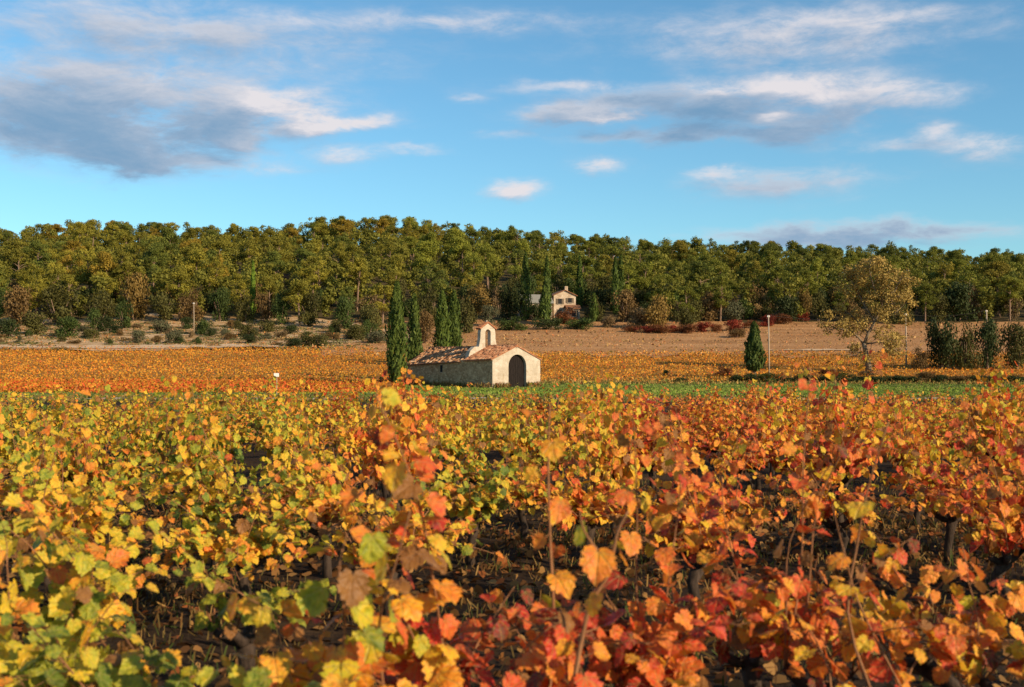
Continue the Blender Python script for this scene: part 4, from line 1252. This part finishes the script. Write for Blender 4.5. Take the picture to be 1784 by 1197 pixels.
def cane_leaves(rng, pts, step, size, start=.12):
    """leaf placements along a cane: base point, tip direction, normal, size"""
    out = []
    cum = [0.0]
    for i in range(1, len(pts)): cum.append(cum[-1] + (pts[i] - pts[i - 1]).length)
    s = start * cum[-1]
    side = rng.uniform(0, 6.28)
    while s < cum[-1]:
        k = max(i for i in range(len(cum)) if cum[i] <= s + 1e-9); k = min(k, len(pts) - 2)
        u = (s - cum[k]) / max(cum[k + 1] - cum[k], 1e-6)
        p = pts[k].lerp(pts[k + 1], u)
        side += math.pi + rng.normal(0, .5)
        o = Vector((math.cos(side), math.sin(side), rng.uniform(-.1, .5))).normalized()
        q = p + o * rng.uniform(.03, .10)
        tip = (o * rng.uniform(.3, 1.0) + Vector((0, 0, -rng.uniform(.2, 1.1))) + Vector(rng.normal(0, .3, 3))).normalized()
        nor = (o * rng.uniform(.2, .9) + Vector((0, 0, .55)) + Vector(sun_dir) * .65 + Vector(rng.normal(0, .45, 3))).normalized()
        sz = size * rng.uniform(.65, 1.25) * (1.0 - .35 * (s / cum[-1]) ** 3)
        out.append((p, q, tip, nor, sz))
        s += step * rng.uniform(.6, 1.4)
    return out

def leaf_matrix(q, tip, nor, sz):
    t = tip; s = t.cross(nor).normalized(); n = s.cross(t)
    return Matrix(((s.x * sz, t.x * sz, n.x * sz, q.x), (s.y * sz, t.y * sz, n.y * sz, q.y), (s.z * sz, t.z * sz, n.z * sz, q.z), (0, 0, 0, 1)))

def trunk_mb(rng, h=.42):
    b = MB()
    k = [Vector((0, 0, -.12)), Vector((rng.normal(0, .02), rng.normal(0, .02), h * .35)), Vector((rng.normal(0, .04), rng.normal(0, .04), h * .7)), Vector((rng.normal(0, .04), rng.normal(0, .04), h))]
    b.tube(k, [.055, .042, .045, .06], 8)
    arms = []
    for i in range(4):
        a = i * 1.57 + rng.uniform(-.4, .4)
        e = k[3] + Vector((math.cos(a) * .16, math.sin(a) * .16, rng.uniform(.03, .12)))
        b.tube([k[3], (k[3] + e) / 2 - Vector((0, 0, .02)), e], [.035, .03, .026], 6)
        arms.append(e)
    return b, arms

def tone_name(t):
    return 'green' if t < .2 else 'yellow-green' if t < .33 else 'yellow' if t < .46 else 'amber' if t < .56 else 'orange' if t < .66 else 'salmon-orange' if t < .74 else 'red'
vine_items = []
GROUP_V = 'vines in the front vineyard'

def near_vine(x, y, ncane, length, tmean, tspread, leaf=.125, step=.062, spread=.55, explicit=(), seed=0, single=170, talls=0):
    rng = np.random.default_rng(seed + 1000)
    base = Vector((x, y, gz(x, y)))
    o = thing('vine', None, 'vine', base, 0, GROUP_V)
    tb, arms = trunk_mb(rng)
    tb.build('trunk', M['bark_dark'], o, True)
    canes, alll = [], []
    for i in range(ncane):
        canes.append((auto_cane(rng, arms[i % 4], length * rng.uniform(.65, 1.2), spread * rng.uniform(.4, 1.4), .15), tmean, .0055, 1.0, leaf))
    for i in range(talls):
        canes.append((auto_cane(rng, arms[i % 4], rng.uniform(.95, 1.4), .22, .02), tmean + .05, .006, .85, leaf * 1.05))
    for spec in explicit:
        pts = [Vector(p) - base for p in spec['pts']]
        if spec.get('root', True): pts = [min(arms, key=lambda a: (a - pts[0]).length)] + pts
        canes.append((smooth_path(pts, 12), spec.get('t', tmean), spec.get('r', .006), spec.get('leafy', 1.0), spec.get('leaf', leaf)))
    for pts, tm, r, leafy, lf in canes:
        cb = MB()
        m = len(pts)
        cb.tube(pts, [r * (1 - .6 * i / (m - 1)) for i in range(m)], 5)
        lv = cane_leaves(rng, pts, step / max(leafy, .05), lf, .12 if leafy > .6 else .3)
        for (p, q, tip, nor, sz) in lv:
            cb.tube([p, q], [.0018, .0015], 3, False)
        co = cb.build('cane', M['cane'], o, True)
        alll += [(L_, tm) for L_ in lv]
    rng.shuffle(alll)
    V, Fc, Rr, Lu, nb = [], [], [], [], 0
    for li, ((p, q, tip, nor, sz), tm) in enumerate(alll):
        k = int(rng.integers(0, len(LEAVES)))
        mat_ = leaf_matrix(q, tip, nor, sz)
        if li < single:
            lo_ = link('leaf', LEAVES[k], o)
            lo_.matrix_local = mat_
            tt = float(np.clip(tm + rng.normal(0, tspread), 0.02, .98))
            lo_.color = (tt, 0, 1.0 if rng.random() < .07 else rng.uniform(0, .12), 1)
        else:
            va, tri, qd, luv = LEAF_ARR[k]
            A_ = np.array(mat_)
            V.append(va @ A_[:3, :3].T + A_[:3, 3])
            Fc += [tuple(x) for x in (tri + nb).tolist()] + [tuple(x) for x in (qd + nb).tolist()]
            nb += len(va); Rr += [rng.random()] * len(va); Lu.append(luv)
    if V:
        fo = link('foliage', np_mesh('foliage', np.concatenate(V), Fc, M['leaf'], {'leaf_rand': Rr, 'luv': np.concatenate(Lu)}, True), o)
        fo['kind'] = 'stuff'
        fo.color = (tmean, tspread * 3.2, 0, 1)
    return o

# mid-distance vines share a few bodies
def far_vine_variant(i):
    rng = np.random.default_rng(400 + i)
    tb, arms = trunk_mb(rng)
    cb = MB()
    C, T, N, S = [], [], [], []
    ns = [0, 1, 2, 4, 6][i % 5]
    for k in range(26):
        L_ = rng.uniform(.40, .80) if k > ns else rng.uniform(.75, 1.15)
        pts = auto_cane(rng, arms[k % 4], L_, 1.05 * rng.uniform(.2, 1.7) if k > ns else .22, .14 if k > ns else .03)
        cb.tube(pts, [.006 - .0045 * j / 7 for j in range(8)], 4)
        for (p, q, tip, nor, sz) in cane_leaves(rng, pts, .032, .082, .05):
            C.append(q + tip * sz * .45); T.append(tip); N.append(nor); S.append(sz)
    v, f, r = leaf_cloud(np.array([tuple(c) for c in C]), np.array([tuple(c) for c in T]), np.array([tuple(c) for c in N]), np.array(S), FAR_LEAF, rng.random(len(C)))
    return tb.mesh('trunk', M['bark_dark'], True), cb.mesh('cane_bundle', M['cane'], True), np_mesh('foliage', v, f, M['leaf'], {'leaf_rand': r, 'luv': np.tile(FAR_LEAF * np.array([1, 1, 0]), (len(C), 1))})
FARV = [far_vine_variant(i) for i in range(14)]

def field_tone(px, Y, rng):
    """the autumn colour of a vine by where it grows"""
    knots = [(0, .37), (150, .40), (330, .38), (480, .37), (600, .48), (700, .54), (820, .42), (1000, .48), (1130, .60), (1250, .64), (1400, .61), (1560, .58), (1784, .60)]
    t = np.interp(px, [k[0] for k in knots], [k[1] for k in knots])
    if Y > 26: t = t * .7 + .49 * .3 + .02
    return float(t + rng.normal(0, .05))
rng0 = np.random.default_rng(99)
Y = 9.3
row = 0
nfar = 0
while Y < 41.5:
    half = .43 * Y + 1.2
    sp = 1.22
    x = -half + rng0.uniform(0, sp)
    while x < half:
        yy = Y + x * .06 + rng0.normal(0, .12)
        xx = x + rng0.normal(0, .1)
        x += sp
        px = W / 2 + F * xx / yy
        if rng0.random() < .04: continue
        if row == 0 and (830 < px < 1070 or 1360 < px < 1610) and rng0.random() < .7: continue
        if row == 1 and (860 < px < 1050 or 1480 < px < 1640) and rng0.random() < .5: continue
        t = field_tone(px, yy, rng0)
        if Y < 12.5:
            n = int(rng0.integers(18, 23)) if px < 1150 else int(rng0.integers(14, 19))
            o = near_vine(xx, yy, n + 3, .88, t, .15, .084, .042, .95, seed=int(px) + row * 7, talls=int(rng0.choice([0, 1, 2, 4])) if px < 820 else 0 if px < 980 else int(rng0.choice([1, 2, 4, 5])))
        else:
            vi = int(rng0.integers(0, len(FARV)))
            if 800 < px < 980 and Y < 28: vi = [0, 5, 10][vi % 3]      # the low-topped ones below the chapel
            tb, cb, fo = FARV[vi]
            o = thing('vine', None, 'vine', (xx, yy, gz(xx, yy)), rng0.uniform(0, 6.28), GROUP_V)
            s = rng0.uniform(.88, 1.12)
            o.scale = (s, s, s * rng0.uniform(.88, 1.15) * float(np.interp(yy, [13, 20, 26, 34, 42], [1.28, 1.12, .96, .86, .80])))
            link('trunk', tb, o); link('cane_bundle', cb, o)
            c = link('foliage', fo, o)
            c['kind'] = 'stuff'
            c.color = (t, rng0.uniform(.30, .62), 0, 1)
            nfar += 1
        rown = 'in the ' + ORD[row + 1] + ' row'
        where = 'left of the chapel' if px < 690 else 'below the chapel' if px < 960 else 'right of the chapel' if px < 1300 else 'below the right pole' if px < 1480 else 'below the golden tree'
        if px < 330: where = 'at the left edge'
        vine_items.append((o, f'{tone_name(t)} vine {rown} {where}', px))
    Y += 2.4
    row += 1

# front row, close to the camera: each plant with the shoots one sees
def A(px, py, D): return at(px, py, D)
def front(px, D, n, t, ts, label, leaf=.13, length=.95, step=.062, spread=.6, explicit=(), seed=0):
    leaf *= .76; length *= .84; step *= .72; ts *= 1.1; n += 3
    for e in explicit: e['leaf'] = e.get('leaf', leaf / .85) * .85
    o = near_vine(px_x(px, D), D, n, length, t, ts, leaf, step, spread, explicit, seed)
    o['label'] = label
    return o
front(235, 4.9, 7, .26, .10, 'yellow-green vine with large leaves at the bottom left', .13, .72, .06, .8, seed=1)
front(80, 5.2, 7, .36, .10, 'yellow vine in the bottom left corner', .13, .95, seed=2)
front(140, 6.4, 7, .38, .10, 'tall yellow vine behind the bottom left corner', .13, 1.05, seed=3)
front(590, 4.4, 6, .46, .12, 'amber vine with long near leaves left of the bottom centre', .14, .85, .07, .6,
      [dict(pts=[A(600, 1100, 4.3), A(590, 1000, 4.2), A(605, 930, 4.2)], t=.36, leafy=.9, leaf=.15), dict(pts=[A(660, 1100, 4.4), A(690, 980, 4.3), A(715, 890, 4.3)], t=.42, leafy=1.0, leaf=.14)], seed=4)
front(770, 5.0, 8, .80, .10, 'red-leaved vine at the bottom below the chapel', .13, .86, .058, .75,
      [dict(pts=[A(765, 1080, 4.9), A(735, 900, 4.7), A(700, 790, 4.6), A(655, 690, 4.5)], t=.55, leafy=1.15, leaf=.125, r=.007), dict(pts=[A(700, 1060, 4.8), A(660, 930, 4.7), A(650, 830, 4.7)], t=.5, leafy=1.1)], seed=5)
front(960, 5.2, 5, .76, .12, 'vine with one tall bare upright cane below the chapel door', .12, .75, .075, .7,
      [dict(pts=[A(965, 1100, 5.1), A(958, 930, 5.1), A(955, 800, 5.1), A(958, 705, 5.1)], t=.56, leafy=.65, r=.009, leaf=.12)], seed=6)
front(1040, 4.6, 3, .62, .14, 'vine with a forked cane and a pale yellow leaf at the bottom centre', .12, .6, .085, .6,
      [dict(pts=[A(1020, 1080, 4.6), A(1060, 1000, 4.6), A(1075, 930, 4.6), A(1095, 890, 4.6)], t=.5, leafy=.3, r=.011), dict(pts=[A(1065, 990, 4.6), A(1020, 930, 4.55), A(1010, 890, 4.5)], t=.40, leafy=.45, r=.007, leaf=.13, root=False)], seed=7)
front(1170, 5.6, 8, .74, .11, 'dense red and orange vine right of the bottom centre', .125, .98, .06, .7,
      [dict(pts=[A(1160, 1050, 5.5), A(1180, 900, 5.5), A(1190, 790, 5.4)], t=.66, leafy=1.0), dict(pts=[A(1110, 1050, 5.5), A(1110, 900, 5.5), A(1105, 745, 5.4)], t=.72, leafy=.8)], seed=8)
front(1300, 6.3, 7, .68, .12, 'orange vine left of the bare canes on the right', .12, 1.05, .062, .7,
      [dict(pts=[A(1290, 1050, 6.3), A(1262, 900, 6.2), A(1258, 830, 6.2)], t=.84, leafy=.9)], seed=9)
front(1410, 5.9, 3, .66, .12, 'sparse vine with long bare canes and a red-tipped shoot on the right', .12, .8, .09, .5,
      [dict(pts=[A(1405, 1060, 5.9), A(1420, 900, 5.9), A(1455, 810, 5.8), A(1490, 755, 5.7)], t=.70, leafy=.45, r=.007), dict(pts=[A(1395, 1000, 5.9), A(1400, 800, 5.9), A(1412, 650, 5.9)], t=.74, leafy=.55, r=.006),
       dict(pts=[A(1370, 1060, 5.9), A(1380, 930, 5.9), A(1470, 770, 5.7)], t=.66, leafy=.3, r=.006)], seed=10)
front(1490, 5.3, 2, .62, .12, 'almost bare vine with one long leaning cane on the right', .12, .6, .10, .6,
      [dict(pts=[A(1478, 1080, 5.3), A(1495, 940, 5.3), A(1515, 840, 5.3), A(1548, 735, 5.2)], t=.58, leafy=.35, r=.008, leaf=.12), dict(pts=[A(1500, 1060, 5.3), A(1470, 960, 5.2), A(1450, 880, 5.2)], t=.6, leafy=.25, r=.006)], seed=11)
front(1640, 6.2, 5, .60, .12, 'orange vine with a dark base near the right edge', .12, 1.0, .07, .6, seed=12)
front(1745, 5.4, 7, .62, .12, 'leafy orange vine at the bottom right corner', .125, .95, .062, .7, seed=13)
front(430, 6.6, 4, .24, .08, 'low green vine left of the bottom centre', .12, .7, .065, .8, seed=14)
unique_labels(vine_items)

# fallen leaves and weeds under the vines
def litter(n, y0, y1):
    p = RNG.uniform(-80, 1860, n); y = np.sqrt(RNG.uniform(y0 ** 2, y1 ** 2, n)); x = (p - W / 2) / F * y
    c = np.stack([x, y, ground_z(x, y) + RNG.uniform(.005, .05, n)], -1)
    v, f, r = leaf_cloud(c, RNG.normal(size=(n, 3)) * np.array([1, 1, .35]), RNG.normal(size=(n, 3)) * .5 + np.array([0, 0, 1]), RNG.uniform(.04, .10, n), FAR_LEAF)
    tones = np.array([(.24, .115, .035), (.18, .075, .022), (.32, .17, .055), (.11, .05, .018), (.28, .09, .026)])
    col = tones[RNG.integers(0, 5, n)] * RNG.uniform(.6, 1.2, n)[:, None]
    tag(link('fallen_leaves', np_mesh('fallen_leaves', v, f, M['tint'], {'tint': np.repeat(col, len(FAR_LEAF), 0)})), 'dry fallen leaves on the soil between the vine rows', 'leaves', kind='stuff')
litter(8000, 4.0, 18)
scatter('weeds', 20000, px_area(-80, 1860, 4.5, 20, lambda p, y, x: noise2(x, y, 1.7) > .38), [(.18, .115, .036), (.25, .145, .045), (.085, .065, .02), (.05, .065, .014), (.14, .07, .022)], .01, .22, .055,
        'dry weeds and grass tufts on the soil between the vine rows', 'weeds', QUAD * np.array([.18, 1.7, 1]), None, .7)
